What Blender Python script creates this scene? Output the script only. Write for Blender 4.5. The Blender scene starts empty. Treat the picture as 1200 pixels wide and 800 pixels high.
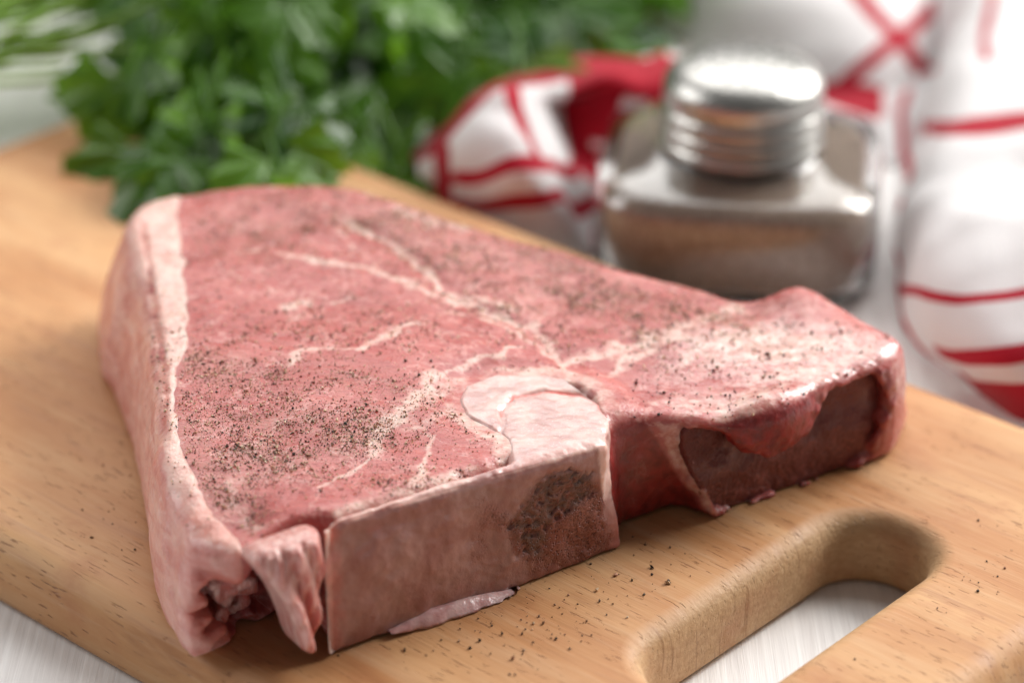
import bpy, bmesh, math, random
import numpy as np
from mathutils import Vector, Matrix

# ------------------------------------------------------------------ camera, light, exposure
sc = bpy.context.scene
COL = sc.collection
PITCH, FPX, DIST = math.radians(28), 3333.33, 0.75
cam_d = bpy.data.cameras.new('camera'); cam = bpy.data.objects.new('camera', cam_d); COL.objects.link(cam)
cam_d.lens = 100; cam_d.sensor_width = 36; cam_d.clip_start = 0.01; cam_d.clip_end = 50
cam.location = (0, -DIST*math.cos(PITCH), DIST*math.sin(PITCH))
cam.rotation_euler = (math.pi/2-PITCH, 0, 0)
cam_d.dof.use_dof = True; cam_d.dof.focus_distance = 0.645; cam_d.dof.aperture_fstop = 6.3
sc.camera = cam

w = bpy.data.worlds.new('World'); sc.world = w; w.use_nodes = True
w.node_tree.nodes['Background'].inputs[0].default_value = (1.0, 0.985, 0.965, 1)
w.node_tree.nodes['Background'].inputs[1].default_value = 0.125

def area(name, loc, aim, sx, sy, power, col):
    d = bpy.data.lights.new(name, 'AREA'); d.shape = 'RECTANGLE'; d.size = sx; d.size_y = sy
    d.energy = power; d.color = col
    o = bpy.data.objects.new(name, d); COL.objects.link(o); o.location = loc
    o.rotation_euler = (Vector(aim)-Vector(loc)).to_track_quat('-Z', 'Y').to_euler()
    return o
area('window_light_back', (0.30, 1.25, 1.45), (0, 0, 0), 2.2, 1.4, 34, (1.0, 0.985, 0.96))
area('window_light_right', (1.05, 0.66, 0.80), (0, 0, 0), 0.7, 0.7, 30, (1.0, 0.98, 0.95))
area('window_light_left', (-1.25, 0.30, 0.75), (0, 0, 0), 0.6, 0.8, 9, (1.0, 0.985, 0.97))

sc.view_settings.view_transform = 'Standard'; sc.view_settings.look = 'None'
sc.view_settings.exposure = 0.22; sc.view_settings.gamma = 1
sc.render.engine = 'CYCLES'
sc.cycles.use_denoising = True
sc.cycles.max_bounces = 10; sc.cycles.transmission_bounces = 8; sc.cycles.caustics_refractive = True; sc.cycles.caustics_reflective = False

# ------------------------------------------------------------------ helpers
cp, sp = math.cos(PITCH), math.sin(PITCH)
CAMP = np.array([0, -DIST*cp, DIST*sp])
FW = np.array([0, cp, -sp]); RT = np.array([1., 0, 0]); UP = np.array([0, sp, cp])
def PX(V):                                # photo pixel of world points
    q = V-CAMP; d = q@FW; return 600+FPX*(q@RT)/d, 400-FPX*(q@UP)/d
def ray(x, y): return FW + RT*(x-600)/FPX + UP*(400-y)/FPX
def U(x, y, z=0.0):                       # where the sight line of a photo pixel meets height z
    d = ray(x, y); return CAMP + d*((z-CAMP[2])/d[2])
def UY(x, y, Y):                          # ... meets the upright plane y = Y
    d = ray(x, y); return CAMP + d*((Y-CAMP[1])/d[1])
def UN(x, y, P0, n):                      # ... meets an upright plane through P0
    d = ray(x, y); n = np.array([n[0], n[1], 0]); P0 = np.array([P0[0], P0[1], 0])
    return CAMP + d*(((P0-CAMP)@n)/(d@n))

rng = np.random.default_rng(7); random.seed(7)

def _hash(ix, iy, iz, s):
    h = (ix.astype(np.int64)*374761393 + iy.astype(np.int64)*668265263 + iz.astype(np.int64)*2147483647 + s*974711) & 0xffffffff
    h = ((h ^ (h >> 13))*1274126177) & 0xffffffff
    h = ((h ^ (h >> 16))*2246822519) & 0xffffffff
    return ((h ^ (h >> 15)) & 0xffff)/65535.0
def vnoise(P, scale, seed=0):             # smooth value noise in -1..1
    Q = P*scale; I = np.floor(Q).astype(np.int64); F = Q-I; F = F*F*F*(F*(F*6-15)+10)
    r = 0
    for dx in (0, 1):
        for dy in (0, 1):
            for dz in (0, 1):
                wgt = (F[:, 0] if dx else 1-F[:, 0])*(F[:, 1] if dy else 1-F[:, 1])*(F[:, 2] if dz else 1-F[:, 2])
                r = r + wgt*_hash(I[:, 0]+dx, I[:, 1]+dy, I[:, 2]+dz, seed)
    return r*2-1
def fbm(P, scale, oct=3, seed=0):
    a, r, n = 1.0, 0, 0
    for k in range(oct):
        r = r + a*vnoise(P+k*3.17, scale*2**k, seed+k*17); n += a; a *= .5
    return r/n
def smooth(a, b, x):
    t = np.clip((x-a)/(b-a), 0, 1); return t*t*(3-2*t)
def smax(a, b, k):
    h = np.maximum(k-np.abs(a-b), 0)/k; return np.maximum(a, b)+h*h*k*.25
def smin(a, b, k): return -smax(-a, -b, k)

def chaikin(pts, n=2):
    P = np.array(pts, float)
    for _ in range(n):
        Q = np.roll(P, -1, 0); P = np.stack([.75*P+.25*Q, .25*P+.75*Q], 1).reshape(-1, P.shape[1])
    return P
def psdf(x, y, poly):                     # signed distance to a polygon, negative inside
    d = np.full(np.broadcast(x, y).shape, 1e9, np.float32); ins = np.zeros(d.shape, bool)
    n = len(poly)
    for i in range(n):
        ax, ay = poly[i-1]; bx, by = poly[i]
        ex, ey = bx-ax, by-ay; L = ex*ex+ey*ey+1e-18
        t = np.clip(((x-ax)*ex+(y-ay)*ey)/L, 0, 1)
        d = np.minimum(d, (x-ax-t*ex)**2+(y-ay-t*ey)**2)
        if abs(ey) > 1e-12:
            ins ^= ((ay > y) != (by > y)) & (x < ax+(y-ay)*ex/ey)
    d = np.sqrt(d); return np.where(ins, -d, d)
def ldist(x, y, line):                    # distance to an open polyline
    d = np.full(np.broadcast(x, y).shape, 1e9)
    for i in range(1, len(line)):
        ax, ay = line[i-1]; ex, ey = line[i][0]-ax, line[i][1]-ay
        t = np.clip(((x-ax)*ex+(y-ay)*ey)/(ex*ex+ey*ey+1e-18), 0, 1)
        d = np.minimum(d, (x-ax-t*ex)**2+(y-ay-t*ey)**2)
    return np.sqrt(d)

def surface_nets(D, org, vox):
    nx, ny, nz = D.shape; S = D < 0
    c = S[:-1, :-1, :-1].astype(np.int8)
    tot = np.zeros((nx-1, ny-1, nz-1), np.int8)
    offs = [(a, b, e) for a in (0, 1) for b in (0, 1) for e in (0, 1)]
    for a, b, e in offs: tot += S[a:nx-1+a, b:ny-1+b, e:nz-1+e]
    act = np.argwhere((tot > 0) & (tot < 8))
    idx = np.full(tot.shape, -1, np.int64); idx[act[:, 0], act[:, 1], act[:, 2]] = np.arange(len(act))
    V = {o: D[act[:, 0]+o[0], act[:, 1]+o[1], act[:, 2]+o[2]].astype(float) for o in offs}
    acc = np.zeros((len(act), 3)); cnt = np.zeros(len(act))
    for ax in range(3):
        for o in offs:
            if o[ax]: continue
            p = list(o); p[ax] = 1; p = tuple(p); a, b = V[o], V[p]
            m = (a < 0) != (b < 0); t = np.where(m, a/np.where(m, a-b, 1), 0)
            q = np.tile(np.array(o, float), (len(act), 1)); q[:, ax] = t
            acc[m] += q[m]; cnt[m] += 1
    verts = (act+acc/cnt[:, None])*vox+org
    faces = []
    for ax in range(3):
        sl0 = [slice(None)]*3; sl1 = [slice(None)]*3; sl0[ax] = slice(0, -1); sl1[ax] = slice(1, None)
        A, B = S[tuple(sl0)], S[tuple(sl1)]
        e = np.argwhere(A != B); u, v = (ax+1) % 3, (ax+2) % 3
        e = e[(e[:, u] > 0) & (e[:, v] > 0) & (e[:, u] < D.shape[u]-1) & (e[:, v] < D.shape[v]-1)]
        ins = A[e[:, 0], e[:, 1], e[:, 2]]
        def cell(du, dv):
            q = e.copy(); q[:, u] += du; q[:, v] += dv; return idx[q[:, 0], q[:, 1], q[:, 2]]
        F = np.stack([cell(-1, -1), cell(0, -1), cell(0, 0), cell(-1, 0)], 1)
        F[~ins] = F[~ins][:, ::-1]; faces.append(F)
    return verts, np.concatenate(faces)

def vert_normals(V, F):
    n = np.cross(V[F[:, 2]]-V[F[:, 0]], V[F[:, 3]]-V[F[:, 1]])
    N = np.zeros_like(V)
    for k in range(4): np.add.at(N, F[:, k], n)
    return N/np.maximum(np.linalg.norm(N, axis=1, keepdims=True), 1e-20)
def relax(V, F, it=1, lam=.5):
    for _ in range(it):
        S = np.zeros_like(V); c = np.zeros(len(V))
        for k in range(4):
            a, b = F[:, k], F[:, (k+1) % 4]
            np.add.at(S, a, V[b]); np.add.at(S, b, V[a]); np.add.at(c, a, 1); np.add.at(c, b, 1)
        V = V+lam*(S/np.maximum(c, 1)[:, None]-V)
    return V
def grid(lo, hi, vox):
    n = [int(math.ceil((hi[k]-lo[k])/vox))+1 for k in range(3)]
    ax = [(lo[k]+np.arange(n[k])*vox).astype(np.float32) for k in range(3)]
    return ax[0][:, None, None], ax[1][None, :, None], ax[2][None, None, :]

def mesh_obj(name, V, F, mat, parent=None, attrs=None, smooth_=True, org=(0, 0, 0)):
    me = bpy.data.meshes.new(name); V = np.asarray(V, float)-np.array(org)
    F = np.asarray(F); k = F.shape[1]
    me.vertices.add(len(V)); me.vertices.foreach_set('co', V.astype(np.float32).ravel())
    me.loops.add(F.size); me.loops.foreach_set('vertex_index', F.ravel().astype(np.int32))
    me.polygons.add(len(F)); me.polygons.foreach_set('loop_start', (np.arange(len(F))*k).astype(np.int32))
    me.update(calc_edges=True)
    me.polygons.foreach_set('use_smooth', np.full(len(F), smooth_))
    for nme, arr in (attrs or {}).items():
        arr = np.asarray(arr, np.float32)
        if arr.ndim == 1:
            a = me.attributes.new(nme, 'FLOAT', 'POINT'); a.data.foreach_set('value', arr)
        else:
            a = me.attributes.new(nme, 'FLOAT_COLOR', 'POINT')
            if arr.shape[1] == 3: arr = np.concatenate([arr, np.ones((len(arr), 1), np.float32)], 1)
            a.data.foreach_set('color', arr.ravel())
    if mat: me.materials.append(mat)
    o = bpy.data.objects.new(name, me); COL.objects.link(o)
    if parent: o.parent = parent
    return o
def py_obj(name, V, F, mat, parent=None, smooth_=True):
    me = bpy.data.meshes.new(name); me.from_pydata([tuple(v) for v in V], [], [tuple(int(i) for i in f) for f in F]); me.update()
    me.polygons.foreach_set('use_smooth', [smooth_]*len(me.polygons))
    if mat: me.materials.append(mat)
    o = bpy.data.objects.new(name, me); COL.objects.link(o)
    if parent: o.parent = parent
    return o
def tag(o, label=None, cat=None, group=None, kind=None):
    if label: o['label'] = label
    if cat: o['category'] = cat
    if group: o['group'] = group
    if kind: o['kind'] = kind
    return o
def empty(name, loc=(0, 0, 0), rz=0):
    o = bpy.data.objects.new(name, None); COL.objects.link(o); o.location = loc; o.rotation_euler = (0, 0, rz); o.empty_display_size = .02
    return o

class MT:                                  # small node-material builder
    def __init__(s, name):
        s.m = bpy.data.materials.new(name); s.m.use_nodes = True; s.nt = s.m.node_tree
        s.b = s.nt.nodes['Principled BSDF']; s.tc = s.nt.nodes.new('ShaderNodeTexCoord')
    def n(s, t, **k):
        o = s.nt.nodes.new(t)
        for a, v in k.items(): setattr(o, a, v)
        return o
    def l(s, a, b): s.nt.links.new(a, b)
    def val(s, sock, v):
        if hasattr(v, 'is_linked') or hasattr(v, 'links'): s.l(v, sock)
        elif isinstance(v, (tuple, list)) and len(v) == 3 and sock.type == 'RGBA': sock.default_value = (*v, 1)
        else: sock.default_value = v
    def coord(s, scale=(1, 1, 1), rot=(0, 0, 0), obj=True):
        mp = s.n('ShaderNodeMapping'); s.l(s.tc.outputs['Object'], mp.inputs[0]); mp.inputs['Scale'].default_value = scale; mp.inputs['Rotation'].default_value = rot
        return mp.outputs[0]
    def noise(s, scale, detail=4, rough=.55, co=None, dist=0):
        t = s.n('ShaderNodeTexNoise'); t.inputs['Scale'].default_value = scale; t.inputs['Detail'].default_value = detail
        t.inputs['Roughness'].default_value = rough; t.inputs['Distortion'].default_value = dist
        s.l(co if co else s.tc.outputs['Object'], t.inputs['Vector']); return t.outputs['Fac']
    def vor(s, scale, co=None, feature='F1'):
        t = s.n('ShaderNodeTexVoronoi', feature=feature); t.inputs['Scale'].default_value = scale
        s.l(co if co else s.tc.outputs['Object'], t.inputs['Vector']); return t.outputs['Distance']
    def attr(s, name, col=False):
        a = s.n('ShaderNodeAttribute', attribute_name=name); return a.outputs['Color' if col else 'Fac']
    def math(s, op, a, b=0.0, clamp=False):
        m = s.n('ShaderNodeMath', operation=op, use_clamp=clamp); s.val(m.inputs[0], a); s.val(m.inputs[1], b); return m.outputs[0]
    def ramp(s, x, lo, hi, a=0.0, b=1.0):
        m = s.n('ShaderNodeMapRange', interpolation_type='SMOOTHSTEP'); s.val(m.inputs[0], x)
        for i, v in zip((1, 2, 3, 4), (lo, hi, a, b)): m.inputs[i].default_value = v
        return m.outputs[0]
    def mix(s, f, a, b, blend='MIX'):
        m = s.n('ShaderNodeMix', data_type='RGBA', blend_type=blend)
        s.val(m.inputs[0], f); s.val(m.inputs[6], a); s.val(m.inputs[7], b); return m.outputs[2]
    def bump(s, h, dist, strength=1.0, prev=None):
        b = s.n('ShaderNodeBump'); b.inputs['Distance'].default_value = dist; b.inputs['Strength'].default_value = strength
        s.l(h, b.inputs['Height'])
        if prev: s.l(prev, b.inputs['Normal'])
        return b.outputs[0]
    def set(s, **k):
        for a, v in k.items(): s.val(s.b.inputs[a.replace('_', ' ')], v)
        return s
def sss(mt, weight, scale, radius=(1, .35, .25)):
    mt.b.subsurface_method = 'RANDOM_WALK'
    mt.set(Subsurface_Weight=weight, Subsurface_Scale=scale); mt.b.inputs['Subsurface Radius'].default_value = radius

# ------------------------------------------------------------------ materials
def meat_material():
    t = MT('raw_meat')
    fat, blood, dust, wet = t.attr('fat'), t.attr('blood'), t.attr('dust'), t.attr('wet')
    n1 = t.noise(55, 4); n2 = t.noise(320, 4, .6); n3 = t.noise(1500, 3, .6)
    fib = t.noise(1, 4, .6, t.coord((260, 900, 500), (0, 0, math.radians(35))))
    base = t.mix(t.ramp(n1, .3, .7), (.345, .058, .053), (.46, .122, .110))
    base = t.mix(t.math('MULTIPLY', t.ramp(t.noise(26, 3), .45, .7), .45), base, (.51, .19, .17))
    base = t.mix(t.math('MULTIPLY', t.ramp(n2, .35, .75), .40), base, (.54, .20, .18))
    base = t.mix(t.math('MULTIPLY', t.ramp(fib, .45, .8), .35), base, (.55, .22, .19))
    base = t.mix(t.math('MULTIPLY', t.ramp(n2, .55, .3), .45), base, (.42, .085, .075))
    marb = t.math('ABSOLUTE', t.math('SUBTRACT', t.noise(75, 5, .62, None, .6), .5))
    base = t.mix(t.math('MULTIPLY', t.ramp(marb, .022, .0), .35), base, (.78, .50, .45))
    bl = t.mix(t.ramp(n2, .3, .7), (.12, .003, .003), (.27, .007, .006))
    base = t.mix(t.math('MULTIPLY', blood, .9), base, bl)
    fc = t.ramp(t.math('ADD', fat, t.math('MULTIPLY', t.math('SUBTRACT', n2, .5), 1.0)), .12, .86)
    fatc = t.mix(t.ramp(n2, .3, .7), (.58, .305, .26), (.70, .485, .42))
    col = t.mix(fc, base, fatc)
    dm = t.math('MULTIPLY', dust, t.ramp(t.math('ADD', t.math('MULTIPLY', n3, .6), t.math('MULTIPLY', n2, .4)), .44, .62))
    col = t.mix(t.math('MULTIPLY', dm, .78), col, (.30, .165, .105))
    rough = t.math('SUBTRACT', t.ramp(n2, .3, .7, .38, .54), t.math('MULTIPLY', wet, .24))
    hgt = t.math('ADD', t.math('ADD', t.math('MULTIPLY', n2, .6), t.math('MULTIPLY', n3, .3)), t.math('MULTIPLY', fib, .8))
    nb = t.bump(t.noise(170, 4), .0012, .6)
    t.set(Base_Color=col, Roughness=rough, Normal=t.bump(hgt, .00042, .7, nb), IOR=1.42, Coat_Roughness=.13, Coat_Weight=t.math('ADD', .22, t.math('MULTIPLY', wet, .7)), Coat_Normal=t.bump(t.noise(210, 3, .6), .0011, .8))
    sss(t, .6, .0045)
    return t.m
def fat_material():
    t = MT('raw_fat'); top, blood = t.attr('fat'), t.attr('blood')
    n2 = t.noise(260, 4, .6); n1 = t.noise(60, 3)
    flank = t.mix(t.ramp(t.noise(1, 4, .6, t.coord((60, 60, 170)), .6), .32, .68), (.54, .19, .165), (.68, .37, .32))
    flank = t.mix(t.math('MULTIPLY', t.ramp(n2, .55, .75), .5), flank, (.80, .58, .53))
    white = t.mix(t.ramp(n2, .3, .7), (.61, .33, .28), (.72, .50, .435))
    col = t.mix(t.ramp(t.math('ADD', top, t.math('MULTIPLY', t.math('SUBTRACT', t.noise(150, 5, .65), .5), 1.5)), .25, 1.0), flank, white)
    col = t.mix(t.math('MULTIPLY', blood, .9), col, (.47, .09, .055))
    fold = t.noise(1, 3, .55, t.coord((90, 90, 420)))
    nb = t.bump(fold, .0012, .5)
    t.set(Base_Color=col, Roughness=t.ramp(n2, .3, .7, .36, .5), Normal=t.bump(n2, .0007, .8, t.bump(t.noise(120, 5, .6), .0022, .7, nb)), IOR=1.44, Coat_Weight=.3, Coat_Roughness=.15)
    sss(t, .65, .005, (1, .45, .35)); return t.m
def bone_material():
    t = MT('bone'); g = {k: t.attr(k) for k in ('sponge', 'cart', 'red', 'rim', 'dark')}
    n1 = t.noise(70, 4); n2 = t.noise(420, 4, .6); n3 = t.noise(1300, 3, .6)
    col = t.mix(t.ramp(n1, .35, .65), (.31, .125, .11), (.42, .225, .20))
    col = t.mix(t.math('MULTIPLY', t.ramp(t.noise(1, 4, .6, t.coord((40, 40, 110)), .5), .45, .7), .6), col, (.33, .195, .175))
    col = t.mix(t.math('MULTIPLY', t.ramp(t.noise(160, 5, .6), .56, .72), .5), col, (.34, .11, .10))
    n3 = t.noise(2000, 2, .6)
    spc = t.mix(t.ramp(n3, .35, .65), (.17, .05, .038), (.33, .135, .105))
    spc = t.mix(t.math('MULTIPLY', t.ramp(n1, .4, .6), .5), spc, (.22, .05, .036))
    pit = t.vor(1250)
    spc = t.mix(t.math('MULTIPLY', t.ramp(pit, .34, .16), t.ramp(n2, .4, .6)), spc, (.10, .028, .022))
    spc = t.mix(t.math('MULTIPLY', g['dark'], t.ramp(n2, .2, .7)), spc, (.13, .068, .052))
    sm = t.ramp(t.math('ADD', g['sponge'], t.math('MULTIPLY', t.math('SUBTRACT', t.noise(180, 5, .65), .5), 1.6)), .2, .95)
    col = t.mix(sm, col, spc)
    cart = t.mix(t.ramp(t.noise(140, 5, .6), .35, .65), (.50, .30, .28), (.64, .45, .41))
    cart = t.mix(t.math('MULTIPLY', t.ramp(n3, .56, .72), .5), cart, (.72, .62, .60))
    cart = t.mix(t.attr('pinkedge'), cart, (.62, .31, .27))
    col = t.mix(t.ramp(g['cart'], .3, .7), col, cart)
    col = t.mix(t.ramp(t.math('ADD', g['rim'], t.math('MULTIPLY', t.math('SUBTRACT', n2, .5), .5)), .25, .75), col, (.74, .50, .44))
    col = t.mix(t.ramp(t.math('ADD', g['red'], t.math('MULTIPLY', t.math('SUBTRACT', n2, .5), .4)), .2, .8), col, (.60, .13, .10))
    h = t.math('ADD', t.math('MULTIPLY', n2, .5), t.math('MULTIPLY', t.math('MULTIPLY', t.ramp(pit, .15, .4), sm), .6))
    t.set(Base_Color=col, Roughness=t.ramp(n2, .3, .7, .30, .48), Normal=t.bump(h, .0006, .8), IOR=1.45, Coat_Weight=t.math('SUBTRACT', .4, t.math('MULTIPLY', g['sponge'], .38)), Coat_Roughness=.14, Coat_Normal=t.bump(t.noise(130, 4), .001, .6))
    sss(t, .45, .003, (1, .45, .35)); return t.m
def chunk_bone_material():
    t = MT('cut_bone'); sponge, fil = t.attr('sponge'), t.attr('film')
    n1 = t.noise(90, 4); n2 = t.noise(380, 4, .6); n3 = t.noise(1100, 3, .6)
    col = t.mix(t.ramp(n1, .3, .7), (.10, .013, .011), (.17, .032, .026))
    s2 = t.mix(t.ramp(n3, .4, .65), (.13, .022, .018), (.30, .085, .065))
    col = t.mix(t.math('MULTIPLY', sponge, t.ramp(n2, .3, .6)), col, s2)
    col = t.mix(t.math('MULTIPLY', fil, t.ramp(t.noise(150, 5, .6, None, .5), .45, .62)), col, (.30, .14, .12))
    t.set(Base_Color=col, Roughness=.38, Normal=t.bump(t.math('ADD', n2, n3), .0008, .9), IOR=1.42, Coat_Weight=.12, Coat_Roughness=.15)
    sss(t, .2, .002); return t.m
def sinew_material():
    t = MT('sinew'); blood = t.attr('blood'); n2 = t.noise(300, 4, .6)
    fib = t.noise(1, 4, .6, t.coord((700, 700, 60)))
    col = t.mix(t.ramp(fib, .35, .65), (.52, .19, .165), (.72, .46, .41))
    col = t.mix(blood, col, (.50, .08, .06))
    t.set(Base_Color=col, Roughness=.33, Normal=t.bump(t.math('ADD', fib, t.math('MULTIPLY', n2, .4)),   .0011, .9), IOR=1.43, Coat_Weight=.4, Coat_Roughness=.14)
    sss(t, .35, .0035); return t.m
def membrane_material():
    t = MT('membrane'); n = t.noise(160, 4)
    t.set(Base_Color=t.mix(t.ramp(n, .35, .65), (.50, .25, .24), (.66, .42, .40)), Roughness=.26, Normal=t.bump(t.noise(400, 3), .0005, .7)); sss(t, .3, .003); return t.m
def wood_material():
    t = MT('beech_wood')
    big = t.noise(1, 4, .55, t.coord((7, 34, 30)), .4); mid = t.noise(1, 4, .6, t.coord((16, 150, 120)), .5)
    fine = t.noise(1, 3, .6, t.coord((45, 900, 500)))
    col = t.mix(t.ramp(big, .32, .68), (0.430, 0.191, 0.072), (0.568, 0.319, 0.148))
    col = t.mix(t.math('MULTIPLY', t.ramp(mid, .45, .75), .55), col, (0.568, 0.358, 0.202))
    col = t.mix(t.math('MULTIPLY', t.ramp(mid, .48, .25), .75), col, (0.327, 0.136, 0.052))
    col = t.mix(t.math('MULTIPLY', t.ramp(fine, .5, .8), .25), col, (0.602, 0.410, 0.251))
    # the short dark ray flecks of beech
    fl = t.noise(1, 2, .5, t.coord((170, 1500, 900)))
    fl2 = t.noise(1, 1, .5, t.coord((30, 90, 60)))
    flm = t.math('MULTIPLY', t.ramp(fl, .625, .69), t.ramp(fl2, .36, .55))
    col = t.mix(t.math('MULTIPLY', flm, .68), col, (0.206, 0.077, 0.031))
    # worn, paler end grain round the hand hole; meat-juice stains
    eg = t.attr('endgrain')
    egc = t.mix(t.ramp(t.noise(1, 4, .65, t.coord((260, 420, 900))), .35, .65), (0.447, 0.272, 0.139), (0.516, 0.329, 0.179))
    ring = t.noise(1, 2, .5, t.coord((40, 620, 40)), 0.2)
    egc = t.mix(t.math('MULTIPLY', t.ramp(ring, .62, .68), .6), egc, (0.284, 0.145, 0.067))
    col = t.mix(eg, col, egc)
    st = t.math('MULTIPLY', t.ramp(t.noise(38, 5, .6), .52, .74), .5)
    col = t.mix(st, col, (0.361, 0.128, 0.054))
    h = t.math('SUBTRACT', t.math('ADD', t.math('MULTIPLY', fine, .35), t.math('MULTIPLY', mid, .5)), t.math('MULTIPLY', flm, .7))
    h = t.math('ADD', h, t.math('MULTIPLY', t.math('MULTIPLY', eg, t.noise(900, 3, .6)), .55))
    t.set(Base_Color=col, Roughness=t.ramp(mid, .3, .7, .5, .66), Normal=t.bump(h, .00045, .8)); t.b.inputs['Specular IOR Level'].default_value = .35
    return t.m
def table_material():
    t = MT('white_table_wood')
    g = t.noise(1, 4, .6, t.coord((420, 14, 100), (0, 0, math.radians(8))), .3); g2 = t.noise(1, 3, .5, t.coord((60, 5, 60), (0, 0, math.radians(8))))
    col = t.mix(t.ramp(g, .35, .7), (.72, .70, .69), (.86, .85, .84)); col = t.mix(t.math('MULTIPLY', t.ramp(g2, .4, .7), .4), col, (.78, .75, .735))
    t.set(Base_Color=col, Roughness=.5, Normal=t.bump(g, .0004, .7)); return t.m
def pepper_material():
    t = MT('pepper_grain'); t.set(Base_Color=t.attr('tint', True), Roughness=.75, Normal=t.bump(t.noise(2500, 2), .0002, .8)); return t.m
def leaf_material():
    t = MT('parsley_leaf'); oi = t.n('ShaderNodeObjectInfo').outputs['Random']
    n = t.noise(90, 3); c = t.mix(oi, (.014, .065, .006), (.17, .37, .022)); c = t.mix(t.math('MULTIPLY', n, .5), c, (.05, .17, .02))
    t.set(Base_Color=c, Roughness=.33, Normal=t.bump(t.noise(260, 3), .0006, .7))
    tr = t.n('ShaderNodeBsdfTranslucent'); t.val(tr.inputs[0], t.mix(.5, c, (.30, .58, .03)))
    mx = t.n('ShaderNodeMixShader'); mx.inputs[0].default_value = .45; t.l(t.b.outputs[0], mx.inputs[1]); t.l(tr.outputs[0], mx.inputs[2])
    t.l(mx.outputs[0], t.nt.nodes['Material Output'].inputs[0]); return t.m
def stem_material():
    t = MT('parsley_stem'); t.set(Base_Color=t.mix(t.noise(40, 2), (.16, .32, .03), (.33, .50, .09)), Roughness=.4); return t.m
def cloth_material():
    t = MT('checked_cotton'); red = t.attr('red')
    wv = t.noise(1, 1, .5, t.coord((1300, 1300, 1300)))
    r = t.math('ADD', red, t.math('MULTIPLY', t.math('SUBTRACT', wv, .5), .35))
    col = t.mix(t.ramp(r, .3, .7), t.mix(wv, (.86, .845, .85), (.93, .92, .92)), t.mix(wv, (.50, .012, .035), (.62, .03, .06)))
    t.set(Base_Color=col, Roughness=.9, Normal=t.bump(wv, .0006, .8)); t.b.inputs['Specular IOR Level'].default_value = .15
    t.b.inputs['Sheen Weight'].default_value = .2
    tr = t.n('ShaderNodeBsdfTranslucent'); t.val(tr.inputs[0], col); mx = t.n('ShaderNodeMixShader'); mx.inputs[0].default_value = .5
    t.l(t.b.outputs[0], mx.inputs[1]); t.l(tr.outputs[0], mx.inputs[2]); t.l(mx.outputs[0], t.nt.nodes['Material Output'].inputs[0])
    return t.m
M_MEAT, M_FAT, M_BONE, M_CHUNK, M_SINEW = meat_material(), fat_material(), bone_material(), chunk_bone_material(), sinew_material()
M_WOOD, M_TABLE, M_PEPPER, M_LEAF, M_STEM, M_CLOTH = wood_material(), table_material(), pepper_material(), leaf_material(), stem_material(), cloth_material()

# ------------------------------------------------------------------ the setting: table
TZ = -0.0185
tv = [(-3, -2, TZ), (3, -2, TZ), (3, 4, TZ), (-3, 4, TZ), (-3, -2, TZ-.03), (3, -2, TZ-.03), (3, 4, TZ-.03), (-3, 4, TZ-.03)]
table = py_obj('table_top', tv, [(0, 1, 2, 3), (7, 6, 5, 4), (0, 4, 5, 1), (1, 5, 6, 2), (2, 6, 7, 3), (3, 7, 4, 0)], M_TABLE, None, False)
tag(table, kind='structure')

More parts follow.
